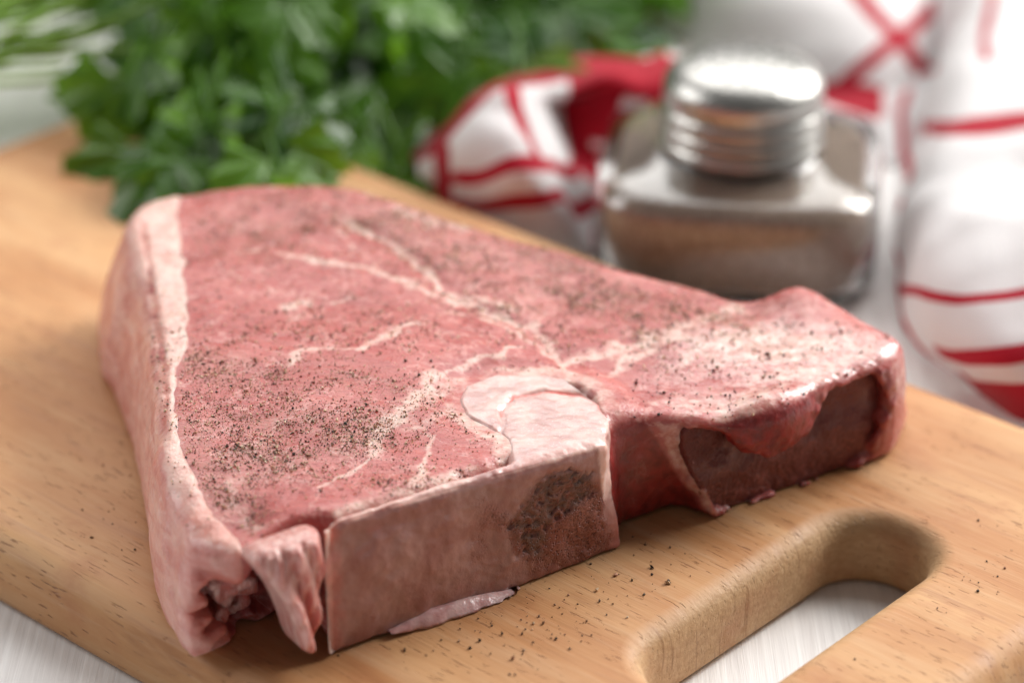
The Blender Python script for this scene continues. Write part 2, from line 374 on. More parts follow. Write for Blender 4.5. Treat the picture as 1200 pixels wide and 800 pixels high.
# ------------------------------------------------------------------ cutting board (local x along the grain)
ANG = math.radians(-42)
Ax = np.array([math.cos(ANG), math.sin(ANG)]); Bx = np.array([-Ax[1], Ax[0]])
A0, A1, B0, B1 = -.203, .1795, -.1545, .0560
cA, cB = (A0+A1)/2, (B0+B1)/2
bc = Ax*cA+Bx*cB
def rrect(hx, hy, r, n=14):
    out = []
    for q, (sx, sy) in enumerate(((1, 1), (-1, 1), (-1, -1), (1, -1))):
        for k in range(n+1):
            a = math.pi/2*(q+k/n); out.append((sx*(hx-r)+r*math.cos(a), sy*(hy-r)+r*math.sin(a)))
    return np.array(out)
def cutting_board():
    T = .0185; hx, hy = (A1-A0)/2, (B1-B0)/2
    rings = []; R = .0075; er = .022
    prof = []
    for k in range(8): a = math.pi/2*k/7; prof.append((-R*(1-math.sin(a)), -R*(1-math.cos(a))))        # (inset, z) at the top
    prof = [(p[0], p[1]) for p in prof]
    prof = [(R*(1-math.sin(math.pi/2*k/7)), -R*(1-math.cos(math.pi/2*k/7))) for k in range(8)]
    prof += [(0, -T+.004)]+[(.004*(1-math.cos(math.pi/2*k/4)), -T+.004*(1-math.sin(math.pi/2*k/4))) for k in range(1, 5)]
    outer = [[(x, y, z) for x, y in rrect(hx-i, hy-i, er-i)] for i, z in prof]
    # the hand hole: rounded slot across the grain with a broad worn round-over
    sA0, sA1, sB0, sB1 = .1165-cA, .1440-cA, -.0935-cB, -.0075-cB
    scx, scy, shx, shy = (sA0+sA1)/2, (sB0+sB1)/2, (sA1-sA0)/2, (sB1-sB0)/2
    r0 = shx-.001; Rh = .0058
    hp = [(Rh*(1-math.sin(math.pi/2*k/7)), -Rh*1.15*(1-math.cos(math.pi/2*k/7))) for k in range(8)]
    hp += [(0, z) for z in np.linspace(-Rh*1.15, -T+.002, 6)[1:]]+[(.0012, -T+.0006), (.002, -T)]
    inner = [[(scx+x, scy+y, z) for x, y in rrect(shx+o, shy+o, r0+o, 18)] for o, z in hp]
    V, F = [], []; ids_o, ids_i = [], []
    for rg in outer: ids_o.append(list(range(len(V), len(V)+len(rg)))); V += rg
    for rg in inner: ids_i.append(list(range(len(V), len(V)+len(rg)))); V += rg
    V = np.array(V)
    # the routed wall is a little rough and uneven
    k0 = ids_i[0][0]; nz = vnoise(V, 160, 4)*.00035+vnoise(V, 600, 5)*.00015
    for rg in ids_i[3:-2]:
        for v in rg: V[v, 0] += nz[v]; V[v, 1] += nz[v]*.5
    for ids, flip in ((ids_o, False), (ids_i, True)):
        for a, b in zip(ids[:-1], ids[1:]):
            n = len(a)
            for k in range(n):
                q = (a[k], b[k], b[(k+1) % n], a[(k+1) % n]); F.append(q[::-1] if flip else q)
    from mathutils.geometry import tessellate_polygon
    for io, ii, up in ((ids_o[0], ids_i[0], True), (ids_o[-1], ids_i[-1], False)):
        lo, li = [Vector(V[k]) for k in io], [Vector(V[k]) for k in ii]
        allid = io+ii
        for tri in tessellate_polygon([lo, li]):
            t = [allid[k] for k in tri]
            nrm = np.cross(V[t[1]]-V[t[0]], V[t[2]]-V[t[0]])[2]
            if (nrm > 0) != up: t = t[::-1]
            F.append(t)
    o = py_obj('cutting_board', V, F, M_WOOD)
    eg = np.zeros(len(V), np.float32)
    for j, rg in enumerate(ids_i):
        for v in rg: eg[v] = min(1, j/4)
    a = o.data.attributes.new('endgrain', 'FLOAT', 'POINT'); a.data.foreach_set('value', eg)
    o.location = (bc[0], bc[1], 0); o.rotation_euler = (0, 0, ANG)
    for p in o.data.polygons:
        if abs(p.normal.z) > .999 and len(p.vertices) == 3: p.use_smooth = False
    tag(o, 'worn beech cutting board with rounded edges and a hand hole, under the raw steak', 'cutting board')
    return o
board = cutting_board()

# ------------------------------------------------------------------ the steak
def heights(x, y):                        # height of the upper cut surface
    pts = [(385, 772, 0, .0340), (728, 642, 0, .0295), (840, 610, 0, .0275), (1040, 540, 0, .0280), (222, 770, 0, .0295),
           (180, 640, 0, .0325), (140, 400, 0, .0320), (400, 215, .032, .0325), (600, 275, .032, .0320), (870, 347, .028, .0275), (450, 450, .033, .0335), (970, 352, .03, .0285)]
    s, ws = 0, 0
    for a, b, z0, h in pts:
        p = U(a, b, z0); wt = 1/((x-p[0])**2+(y-p[1])**2+.0012**2)**1.4; s = s+wt*h; ws = ws+wt
    return s/ws
HB = .032
def H1(px, py):
    z = HB
    for _ in range(4):
        p = U(px, py, z); z = float(heights(p[0], p[1]))
    return z
def topxy(px, py): return U(px, py, H1(px, py))[:2]
STEAK = empty('raw_steak', (-.01, -.06, 0))
SO = (-.01, -.06, 0)
tag(STEAK, 'thick raw bone-in beef steak dusted with ground pepper, lying on the cutting board', 'steak')

TOPP = [(150, 250), (172, 232), (230, 220), (300, 213), (400, 215), (450, 224), (490, 237), (600, 276), (700, 303), (790, 328), (872, 349),
        (903, 350), (932, 339), (975, 354), (1020, 379), (1050, 397), (1056, 405), (1034, 424), (837, 494), (800, 489), (775, 484), (750, 480), (728, 482), (709, 486), (701, 499),
        (690, 508), (392, 604), (384, 600), (345, 606), (312, 622), (297, 637), (282, 646), (262, 645), (225, 618), (196, 560), (183, 500), (184, 430), (174, 360), (160, 300)]
BOTP = [(118, 372), (119, 428), (142, 490), (166, 545), (171, 600), (181, 650), (190, 720), (222, 771), (250, 763), (300, 737), (322, 722), (342, 704), (365, 716), (392, 762),
        (716, 640), (720, 619), (758, 604), (795, 594), (826, 604), (840, 611), (1039, 541), (1058, 516), (1064, 485)]
top_xy = chaikin([topxy(*p) for p in TOPP], 1)
bot_xy = chaikin([U(a, b, 0)[:2] for a, b in BOTP]+[topxy(*p)+np.array([0, -.002]) for p in [(1020, 379), (932, 345), (872, 352), (700, 303), (490, 237), (400, 215), (300, 213), (200, 228)]], 1)
fr = lambda P0, P1: ((P1-P0)[:2]/np.linalg.norm((P1-P0)[:2]))
F0, F1 = U(385, 772), U(728, 642); fs = fr(F0, F1); fn = np.array([fs[1], -fs[0]]); FL = np.linalg.norm((F1-F0)[:2])
R0, R1 = U(840, 610), U(1040, 540); rs = fr(R0, R1); rn = np.array([rs[1], -rs[0]])
L0, L1 = U(222, 770), U(322, 722); ls = fr(L0, L1); ln = np.array([ls[1], -ls[0]])
def fpt(px, py, n=0.0, P0=F0, s=fs, nn=fn):     # pixel -> (s, z) on an upright face
    P = UN(px, py, P0[:2]+nn*n, nn); return np.array([(P[:2]-P0[:2])@s, P[2]])
chunk_poly = chaikin([fpt(*p, 0, R0, rs, rn) for p in [(814, 520), (835, 503), (855, 503), (868, 522), (900, 530), (936, 514), (955, 484), (972, 458), (998, 438), (1022, 431), (1038, 443), (1041, 472), (1028, 510), (1012, 547), (930, 577), (846, 606), (832, 575)]], 1)
VOX = .00065
lo = np.array([min(top_xy[:, 0].min(), bot_xy[:, 0].min())-.006, min(top_xy[:, 1].min(), bot_xy[:, 1].min())-.006, -.0015]); hi = np.array([max(top_xy[:, 0].max(), bot_xy[:, 0].max())+.006, max(top_xy[:, 1].max(), bot_xy[:, 1].max())+.006, .040])
X, Y, Z = grid(lo, hi, VOX)
x2, y2 = X[:, :, 0], Y[:, :, 0]
dT, dB = psdf(x2, y2, top_xy), psdf(x2, y2, bot_xy)
P2 = np.stack([np.broadcast_to(x2, dT.shape).ravel(), np.broadcast_to(y2, dT.shape).ravel(), np.zeros(dT.size)], 1)
Hm = heights(x2, y2)
Hm = Hm+(fbm(P2, 45, 3, 3)*.0009).reshape(dT.shape)
def gauss(px, py, r, z=None):
    p = topxy(px, py); return np.exp(-((x2-p[0])**2+(y2-p[1])**2)/r**2)
Hm = Hm+.0030*gauss(935, 352, .010)+.0012*gauss(1010, 400, .010)-.0012*gauss(878, 360, .008)-.0012*gauss(730, 440, .012)+.0008*gauss(300, 480, .03)-.0012*gauss(300, 610, .007)
def seamd(line): return ldist(x2, y2, [topxy(*p) for p in line])
SEAM_MAIN = [(405, 258), (440, 275), (485, 302), (510, 325), (545, 352), (575, 368), (610, 378), (640, 396), (655, 425), (664, 442)]
Hm = Hm-.0009*np.exp(-(seamd(SEAM_MAIN)/.0028)**2)
SNX, SNY = (x2-F0[0])*fs[0]+(y2-F0[1])*fs[1], (x2-F0[0])*fn[0]+(y2-F0[1])*fn[1]
def sn(px, py, z, P0=F0, s=fs, n=fn):
    P = U(px, py, z)[:2]-P0[:2]; return np.array([P@s, P@n])
Hbone = lambda s: .0342-(.0342-.0298)*np.clip(s/FL, 0, 1)
def sntop(px, py):
    z = .032
    for _ in range(4): z = float(Hbone(sn(px, py, z)[0]))
    return sn(px, py, z)
bpoly = np.array([(-.0008, 0.0), (FL, 0.0)]+[tuple(sntop(*p)) for p in [(716, 480), (709, 458), (690, 446), (640, 437), (575, 437), (540, 450), (530, 470), (540, 490), (565, 503), (588, 516), (592, 540)]]+[tuple(sntop(505, 566)), tuple(sntop(395, 603))])
bfd = psdf(SNX, SNY, bpoly)
Hm = Hm+(Hbone(SNX)+.0002-Hm)*smooth(.009, .001, bfd)          # the flesh meets the bone flush ...
Hm = Hm-.0030*smooth(-.0018, -.0050, bfd)                             # ... and runs on beneath it
dT, dB, Hm = dT.astype(np.float32), dB.astype(np.float32), Hm.astype(np.float32)
t = np.clip(Z/HB, 0, 1)
lump = (fbm(P2, 60, 2, 9)*.0012).reshape(dT.shape).astype(np.float32)
d2 = (1-t)*dB[:, :, None]+t*dT[:, :, None]-.0016*4*t*(1-t)+lump[:, :, None]
D = smax(d2, Z-Hm[:, :, None], .0042)
D = smax(D, -Z, .0025)
# the right-hand block: sunken sawn bone face and a hanging red bulge above it
sR = (X-R0[0])*rs[0]+(Y-R0[1])*rs[1]; nR = (X-R0[0])*rn[0]+(Y-R0[1])*rn[1]
bx0 = [slice(max(0, int((min(R0[0], R1[0])-.03-lo[0])/VOX)), None), slice(max(0, int((min(R0[1], R1[1])-.03-lo[1])/VOX)), int((max(R0[1], R1[1])+.03-lo[1])/VOX))]
sub = (bx0[0], bx0[1], slice(None))
sRb, nRb = sR[bx0[0], bx0[1]], nR[bx0[0], bx0[1]]
zz = np.broadcast_to(Z, sRb.shape[:2]+(Z.shape[2],)); ss = np.broadcast_to(sRb, zz.shape)
pz = psdf(ss, zz, chunk_poly)
psub = np.stack(np.broadcast_arrays(X[bx0[0]], Y[:, bx0[1]], Z), -1).reshape(-1, 3)
pz = pz+((fbm(psub, 240, 3, 230))*.0018).reshape(pz.shape).astype(np.float32)
cut = np.maximum(np.maximum(pz, zz-(Hm[bx0[0], bx0[1]][:, :, None]-.0030)), np.maximum(-(nRb+.0075), nRb-.012))
Db = smax(D[sub], -cut, .0016)
bp = fpt(903, 494, 0, R0, rs, rn)
bul = (np.sqrt(((ss-bp[0])/.0112)**2+((zz-bp[1])/.0072)**2+((nRb+.0005)/.0050)**2)-1)*.0055
Db = smin(Db, bul, .003); D[sub] = Db
# torn hollow in the front of the left lobe
def lobe_q(x, y): return (x-L0[0])*ls[0]+(y-L0[1])*ls[1], (x-L0[0])*ln[0]+(y-L0[1])*ln[1]
sL, nL = lobe_q(X, Y)
hol = (np.sqrt(((sL-.0158)/.0138)**2+((Z-.0136)/.0124)**2+((nL-.003)/.0118)**2)-1)*.009+.0007*np.sin(sL*700+Z*400)+.0006*np.sin(Z*1100-sL*500)
D = smax(D, -hol, .003)
Vm, Fm = surface_nets(D, lo, VOX)
Vm = relax(Vm, Fm, 2, .5); Nm = vert_normals(Vm, Fm)
Vm = Vm+Nm*(fbm(Vm, 190, 3, 21)*.00032)[:, None]

# --- masks on the meat
def toppoly(lst): return np.array([topxy(*p) for p in lst])
Wd = Vm[:, :2]+np.stack([fbm(Vm, 130, 2, 31), fbm(Vm, 130, 2, 41)], 1)*.0026
Wf = Vm[:, :2]+np.stack([fbm(Vm, 420, 2, 33), fbm(Vm, 420, 2, 43)], 1)*.0011
Wd = Wd+Wf-Vm[:, :2]
up = smooth(.35, .75, Nm[:, 2])*smooth(.018, .024, Vm[:, 2])
fat = np.zeros(len(Vm))
vw = np.clip(.85+.75*fbm(Vm, 180, 3, 201), .3, 1.7)
veins = [(SEAM_MAIN, .0016, 1.0), ([(330, 300), (370, 306), (420, 315), (480, 331), (520, 347), (552, 357)], .0019, .95),
         ([(335, 432), (342, 418), (360, 411), (420, 412), (440, 401), (475, 386), (500, 382)], .0012, .9),
         ([(612, 409), (570, 417), (530, 430), (502, 445)], .0010, .95), ([(505, 443), (486, 462), (468, 488)], .0026, .95), ([(468, 488), (442, 510), (432, 530)], .0019, 1.0), ([(432, 530), (418, 545), (395, 560), (380, 570)], .0008, .9),
         ([(508, 508), (502, 530), (496, 552)], .0008, .9), ([(497, 552), (480, 568), (466, 588)], .0013, .95),
         ([(500, 325), (560, 352), (600, 362)], .0012, .8), ([(655, 425), (640, 410), (600, 385), (560, 372), (520, 366)], .0010, .8),
         ([(662, 428), (690, 416), (725, 408)], .0024, .85), ([(725, 408), (770, 395), (815, 380), (860, 360)], .0034, .72), ([(700, 440), (740, 415), (800, 398)], .0022, .7),
         ([(335, 357), (360, 353)], .0022, .8), ([(390, 353), (415, 349)], .0012, .7), ([(275, 297), (300, 294)], .0015, .6), ([(325, 385), (340, 375), (352, 365)], .0008, .6),
         ([(470, 247), (505, 258), (540, 268)], .0026, .8), ([(425, 228), (470, 238), (500, 248)], .0018, .5), ([(560, 345), (580, 355), (590, 372)], .0015, .7),
         ([(470, 480), (500, 462), (525, 445)], .0028, .62), ([(520, 480), (490, 500), (475, 505)], .0020, .55), ([(270, 560), (285, 600), (300, 615)], .0020, .42), ([(385, 240), (420, 300), (450, 318)], .0007, .6), ([(300, 330), (330, 345), (400, 335)], .0007, .5), ([(520, 395), (560, 392), (600, 398)], .0006, .5)]
for ln_, wd, am in veins:
    dd = ldist(Wd[:, 0], Wd[:, 1], [topxy(*p) for p in ln_])
    fat = np.maximum(fat, am*np.exp(-(dd/(wd*vw))**2*.8))
CH_TOP = toppoly([(728, 446), (760, 425), (800, 400), (850, 380), (900, 372), (960, 372), (1010, 385), (1060, 400), (1040, 430), (960, 460), (890, 500), (800, 495), (755, 478)])
chd = psdf(Wd[:, 0], Wd[:, 1], CH_TOP)
fat = np.maximum(fat, .55*smooth(.003, -.007, chd)*(.85+.8*fbm(Vm, 70, 3, 77)))
wp = topxy(900, 405); wr = np.exp(-(((Wd[:, 0]-wp[0])/.022)**2+((Wd[:, 1]-wp[1])/.012)**2))
fat = np.maximum(fat, 1.0*wr)
bfv = -.0008+psdf((Vm[:, 0]-F0[0])*fs[0]+(Vm[:, 1]-F0[1])*fs[1], (Vm[:, 0]-F0[0])*fn[0]+(Vm[:, 1]-F0[1])*fn[1], bpoly)
fat = np.maximum(fat, .78*smooth(.0034, .0004, bfv)*np.clip(.7+.9*fbm(Vm, 140, 3, 221), 0, 1.2))
fat = fat*up
# rim of flesh round the sawn face, bulge, recess: red and raw
sV = (Vm[:, 0]-R0[0])*rs[0]+(Vm[:, 1]-R0[1])*rs[1]; nV = (Vm[:, 0]-R0[0])*rn[0]+(Vm[:, 1]-R0[1])*rn[1]
sF = (Vm[:, 0]-F0[0])*fs[0]+(Vm[:, 1]-F0[1])*fs[1]; nF = (Vm[:, 0]-F0[0])*fn[0]+(Vm[:, 1]-F0[1])*fn[1]
bulv = np.sqrt(((sV-bp[0])/.0125)**2+((Vm[:, 2]-bp[1])/.0095)**2+((nV+.0005)/.0070)**2)
side = smooth(.55, .25, Nm[:, 2])
near_rim = smooth(.0060, .0015, np.abs(psdf(sV, Vm[:, 2], chunk_poly)))*smooth(-.012, -.006, nV)*side
blood = np.clip(.95*smooth(1.15, .9, bulv)*smooth(.0285, .0255, Vm[:, 2]+.0008*fbm(Vm, 300, 2, 5))+1.0*near_rim*(.7+.9*fbm(Vm, 150, 3, 8)), 0, 1)
pxm, pym = PX(Vm)
wob = fbm(Vm, 200, 3, 210)*5
def pm(poly, soft=6): return smooth(soft*.5, -soft*.5, psdf(pxm+wob, pym+wob*.6, poly))*side*smooth(-.035, -.025, nV)
blood = np.maximum(blood, pm([(690, 484), (735, 482), (752, 484), (790, 548), (818, 590), (838, 612), (800, 625), (690, 660)])*(.95+.35*fbm(Vm, 110, 3, 12)))
blood = blood*(1-.8*pm([(752, 470), (800, 480), (812, 520), (838, 590), (845, 615), (825, 600), (790, 548)], 8))
fat = np.maximum(fat, pm([(752, 470), (800, 480), (808, 520), (834, 585), (843, 615), (830, 604), (792, 548)], 9)*(.48+.2*fbm(Vm, 160, 2, 211)))
fat = np.maximum(fat, .42*pm([(1040, 390), (1075, 390), (1075, 480), (1050, 470), (1042, 430)], 14))
blood = blood
rp = topxy(868, 398); blood = np.maximum(blood, .55*np.exp(-(((Vm[:, 0]-rp[0])/.005)**2+((Vm[:, 1]-rp[1])/.002)**2))*up)
for q in ((760, 402, .004), (690, 408, .003), (718, 470, .004)):
    rp = topxy(q[0], q[1]); blood = np.maximum(blood, .7*np.exp(-((Vm[:, 0]-rp[0])**2+(Vm[:, 1]-rp[1])**2)/q[2]**2)*(.6+.8*fbm(Vm, 250, 2, 14)))
hl = np.sqrt(((sL*0).ravel()[:1]+((Vm[:, 0]-L0[0])*ls[0]+(Vm[:, 1]-L0[1])*ls[1]-.0150))**2/.0125**2+((Vm[:, 2]-.0155)/.0135)**2+(((Vm[:, 0]-L0[0])*ln[0]+(Vm[:, 1]-L0[1])*ln[1]-.001)/.0110)**2)
blood = np.maximum(blood, .75*smooth(1.12, .95, hl)); blood = np.maximum(blood, .6*smooth(.012, .004, np.hypot(*(Vm[:, :2]-U(345, 702)[:2]).T))*side)
blood = np.clip(blood, 0, 1)
DUST = [(300, 520, .024, .016, 1.0), (400, 505, .016, .012, 1.0), (250, 590, .012, .016, .7), (500, 565, .018, .006, .8), (330, 450, .022, .012, .65), (240, 440, .012, .02, .7),
        (700, 350, .024, .016, .8), (790, 375, .018, .012, .85), (610, 330, .02, .02, .6), (470, 262, .022, .010, .75), (310, 270, .022, .018, .55), (560, 300, .03, .015, .55), (380, 240, .03, .010, .5), (650, 310, .03, .012, .6),
        (430, 470, .03, .014, .35), (850, 365, .012, .008, .5), (790, 425, .012, .006, .22), (400, 380, .03, .02, .25)]
def dens(P):
    r = np.zeros(len(P))
    for a, b, rx, ry, am in DUST:
        p = topxy(a, b); r = np.maximum(r, am*np.exp(-(((P[:, 0]-p[0])/rx)**2+((P[:, 1]-p[1])/ry)**2)))
    return r
dust = dens(Vm)*up*np.clip(.6+.9*fbm(Vm, 110, 3, 55), 0, 1.3)
Vm = Vm+Nm*(near_rim*(fbm(Vm, 330, 3, 250)*.0011))[:, None]
onb = smooth(1.25, 1.05, bulv)*smooth(.75, .45, Nm[:, 2]); fat = fat*(1-onb); blood = np.maximum(blood, onb*(1+.15*fbm(Vm, 200, 2, 240)))
wet = np.clip(.9*wr*up+.5*smooth(.002, -.004, chd)*up+.2*side*(1-onb), 0, 1)
meat = mesh_obj('meat', Vm, Fm, M_MEAT, STEAK, dict(fat=fat, blood=blood, dust=dust, wet=wet), org=SO)

# --- fat rim along the left flank, following the body
FATP = chaikin([topxy(*p) for p in [(212, 215), (210, 262), (220, 330), (224, 398), (204, 450), (210, 515), (240, 585), (282, 628), (288, 645), (262, 662)]]+[U(*p)[:2] for p in [(238, 772), (222, 800), (150, 740), (130, 600), (80, 480), (70, 340)]]+[topxy(110, 220)], 1)
fb = psdf(x2, y2, FATP).astype(np.float32)+((fbm(P2, 170, 3, 61))*.0011).reshape(dT.shape).astype(np.float32)
Df = smax(D-.00045, np.broadcast_to(fb[:, :, None], D.shape), .0012)
Vf, Ff = surface_nets(Df, lo, VOX); Vf = relax(Vf, Ff, 2, .5); Nf = vert_normals(Vf, Ff)
Vf = Vf+Nf*(fbm(Vf, 160, 3, 71)*.0004)[:, None]
crl = [topxy(*p) for p in [(166, 262), (171, 300), (180, 350), (189, 420), (196, 465), (190, 500)]]
cd = ldist(Vf[:, 0]+.0005*fbm(Vf, 200, 2, 3), Vf[:, 1], crl)
cz = smooth(.018, .024, Vf[:, 2])
crease = np.exp(-(cd/.0010)**2)*cz*smooth(.0, .3, fbm(Vf, 60, 2, 6)+.45)
Vf = Vf-Nf*(crease*.0004)[:, None]
blobz = (Vf[:, 1]-U(150, 480)[1])
ftop = np.clip(smooth(.45, 1.0, Nf[:, 2]+.25*fbm(Vf, 90, 3, 4))*smooth(.02, .027, Vf[:, 2]), 0, 1)
sl_, nl_ = (Vf[:, 0]-L0[0])*ls[0]+(Vf[:, 1]-L0[1])*ls[1], (Vf[:, 0]-L0[0])*ln[0]+(Vf[:, 1]-L0[1])*ln[1]
fbl = .6*crease+.55*smooth(-.012, -.003, nl_)*smooth(.001, .006, sl_)*np.clip(.6+.8*fbm(Vf, 140, 3, 15), 0, 1)
hlf = np.sqrt(((sl_-.0150)/.0128)**2+((Vf[:, 2]-.0138)/.0128)**2+((nl_-.003)/.0115)**2)
fbl = np.maximum(fbl, .75*smooth(1.30, 1.02, hlf+.15*fbm(Vf, 200, 3, 29)))
fbl = fbl+.22*np.clip(fbm(Vf, 70, 3, 19)+.15, 0, 1)*(1-ftop)
fat_rim = mesh_obj('fat_rim', Vf, Ff, M_FAT, STEAK, dict(fat=ftop, blood=np.clip(fbl, 0, 1)), org=SO)
fat_rim['label'] = 'pale fat strip along the flank with a red crease'

# --- generic local-frame SDF mesh
def local_mesh(P0, s, n, slo, shi, vox, fun, it=1):
    S, N, Zl = grid(slo, shi, vox); V, F = surface_nets(fun(S, N, Zl).astype(np.float32), np.array(slo), vox)
    V = relax(V, F, it, .5) if it else V
    L = V.copy(); W = np.stack([P0[0]+V[:, 0]*s[0]+V[:, 1]*n[0], P0[1]+V[:, 0]*s[1]+V[:, 1]*n[1], V[:, 2]], 1)
    if s[0]*n[1]-s[1]*n[0] < 0: F = F[:, ::-1]
    return L, W, F
# --- left bone with the big sawn face
ARCH = [sntop(*p) for p in [(577, 520), (590, 500), (588, 482), (600, 467), (640, 459), (680, 463), (702, 474), (708, 490)]]
CARTP = np.array([sntop(*p) for p in [(577, 520), (590, 500), (588, 482), (600, 467), (640, 459), (680, 463), (702, 474), (712, 470), (709, 458), (690, 446), (640, 437), (575, 437), (540, 450), (530, 470), (540, 490), (565, 503)]])
SPONGE = chaikin([fpt(*p) for p in [(604, 600), (625, 562), (655, 546), (694, 545), (708, 575), (724, 640), (690, 660), (640, 672), (600, 655), (588, 625)]], 1)
DARKP = chaikin([fpt(*p) for p in [(592, 600), (622, 560), (655, 546), (690, 546), (702, 572), (685, 592), (655, 605), (640, 630), (640, 655), (610, 645)]], 1)
pits = []
while len(pits) < 170:
    q = np.array([rng.uniform(SPONGE[:, 0].min(), SPONGE[:, 0].max()), rng.uniform(SPONGE[:, 1].min(), SPONGE[:, 1].max())])
    if psdf(np.array([q[0]]), np.array([q[1]]), SPONGE)[0] > -.0006: continue
    dk = psdf(np.array([q[0]]), np.array([q[1]]), DARKP)[0] < 0
    if not dk and rng.random() > .3: continue
    pits.append((q[0], q[1], rng.uniform(.00025, .0008) if dk else rng.uniform(.0002, .0004), rng.uniform(0, math.pi), rng.uniform(.45, 1.0)))
def bone_f(S, N, Zl):
    sh = S+.0050*np.clip(Zl/.03, 0, 1)*smooth(FL-.025, FL, S)
    s2, n2 = np.broadcast_to(S, S.shape[:1]+N.shape[1:2]+(1,)), N
    # slant of the right-hand end: shear the plan outline with height in four slices, blended
    pl = []
    for q in (0, 1):
        pp = bpoly.copy(); pp[1, 0] -= .0050*q; pl.append(psdf(S[:, :, 0], N[:, :, 0], pp).astype(np.float32)[:, :, None])
    tt = np.clip(Zl/.03, 0, 1)
    p2 = pl[0]*(1-tt)+pl[1]*tt
    top = Hbone(S[:, :, 0]); sh2 = np.broadcast_to(S[:, :, 0], p2.shape[:2]); nh2 = np.broadcast_to(N[:, :, 0], p2.shape[:2])
    ad = ldist(sh2, nh2, ARCH); cd_ = psdf(sh2, nh2, CARTP)
    zt = top+.0002+.0003*smooth(.001, -.0025, cd_)+.0002*np.exp(-((cd_+.0018)/.0022)**2)-.0006*np.exp(-(ad/.0008)**2)
    be = psdf(sh2, nh2, bpoly); zt = zt-.0012*smooth(-.0022, -.0004, be)*smooth(-.0008, -.0030, nh2)
    d = smax(p2, Zl-zt[:, :, None].astype(np.float32), .0028)
    bot = .0004+.0012*smooth(FL-.03, FL, S)*0
    d = smax(d, bot-Zl, .001)
    for a, b, r, an, asp in pits:
        i0, i1 = int((a-r*2.5-slo_b[0])/vb), int((a+r*2.5-slo_b[0])/vb)+2; k0, k1 = max(0, int((b-r*2.5-slo_b[2])/vb)), int((b+r*2.5-slo_b[2])/vb)+2
        ds, dz_ = S[i0:i1]-a, Zl[:, :, k0:k1]-b; ds, dz_ = ds+.0003*np.sin(dz_*4200+a*9e4), dz_+.0003*np.sin(ds*3700+b*9e4)
        e1, e2 = ds*math.cos(an)+dz_*math.sin(an), dz_*math.cos(an)-ds*math.sin(an); e = np.sqrt((e1/(r*1.5))**2+(e2/(r*1.5*asp))**2+((N)/(r*1.2))**2)
        d[i0:i1, :, k0:k1] = smax(d[i0:i1, :, k0:k1], -((e-1)*r), .0003)
    return d
vb = .00042; slo_b = (-.004, bpoly[:, 1].min()-.003, -.001); shi_b = (FL+.004, .004, .039)
Lb, Wb, Fb = local_mesh(F0, fs, fn, slo_b, shi_b, vb, bone_f, 1)
Nb = vert_normals(Wb, Fb); nfl = Nb[:, 0]*fn[0]+Nb[:, 1]*fn[1]
face = smooth(.4, .8, nfl)
Wb = Wb+Nb*((fbm(Wb, 65, 3, 81)*.0012)*(1-.5*smooth(.5, .8, Nb[:, 2]))+fbm(Wb, 420, 2, 84)*.00018+fbm(Wb, 300, 2, 83)*.00015+fbm(Wb, 900, 2, 82)*.00006)[:, None]
spg = smooth(.0030, -.0040, psdf(Lb[:, 0], Lb[:, 2], SPONGE)+.0022*fbm(Wb, 160, 3, 9))*smooth(-.004, -.002, Lb[:, 1])
spt = [fpt(*p) for p in [(565, 640), (590, 610), (578, 600)]]
for a in spt: spg = np.maximum(spg, .55*np.exp(-(((Lb[:, 0]-a[0])/.004)**2+((Lb[:, 2]-a[1])/.005)**2))*face)
drk = smooth(.0022, -.0022, psdf(Lb[:, 0], Lb[:, 2], DARKP)+.0012*fbm(Wb, 260, 2, 10))
upb = smooth(.5, .8, Nb[:, 2])
neartop = smooth(.0032, .0020, Hbone(Lb[:, 0])-Lb[:, 2]); upb = upb*neartop
cart = upb*np.maximum(smooth(.0006, -.0006, psdf(Lb[:, 0], Lb[:, 1], CARTP)), smooth(fpt(560, 560)[0], fpt(610, 560)[0], Lb[:, 0]))
edge = smooth(.0022, .0006, np.abs(Lb[:, 2]-Hbone(Lb[:, 0])))*(1-.55*upb)
rim = np.maximum(.8*edge*np.clip(.55+.9*fbm(Wb, 120, 3, 301)+.4*smooth(.02, .07, Lb[:, 0]), 0, 1), .8*smooth(.0045, .0015, FL-.0050*np.clip(Lb[:, 2]/.03, 0, 1)-Lb[:, 0])*face*smooth(.008, .02, Lb[:, 2]))
rim = np.maximum(rim, .62*smooth(.0030, .0008, Lb[:, 0])); cdv = psdf(Lb[:, 0], Lb[:, 1], CARTP)
rim = np.maximum(rim, .62*upb*np.exp(-((cdv+.0010)/.0012)**2)*np.clip(.7+.8*fbm(Wb, 160, 2, 302), 0, 1))
rim = np.maximum(rim, .55*upb*smooth(fpt(600, 560)[0], fpt(540, 560)[0], Lb[:, 0]))
ad = ldist(Lb[:, 0], Lb[:, 1], [ARCH[i]-0*ARCH[i] for i in range(len(ARCH))])
red = .9*upb*np.exp(-((ad-.0002)/.0007)**2)*np.clip(.55+.9*fbm(Wb, 130, 2, 2), 0, 1)
red = np.maximum(red, np.exp(-(np.hypot(*(Lb[:, :2]-sntop(579, 512)).T)/.0022)**2))
red = np.maximum(red, .45*face*smooth(.009, .001, Lb[:, 0])); red = np.maximum(red, .45*smooth(.020, .004, Lb[:, 2])*smooth(FL-.010, FL-.001, Lb[:, 0])*face)
pke = smooth(-.0032, -.0004, psdf(Lb[:, 0], Lb[:, 1], bpoly)+.0012*fbm(Wb, 220, 3, 305))*.75
bone = mesh_obj('bone', Wb, Fb, M_BONE, STEAK, dict(pinkedge=pke, sponge=spg, cart=cart, red=red, rim=rim, dark=drk), org=SO)
bone['label'] = 'sawn bone with a broad flat face and a spongy end'
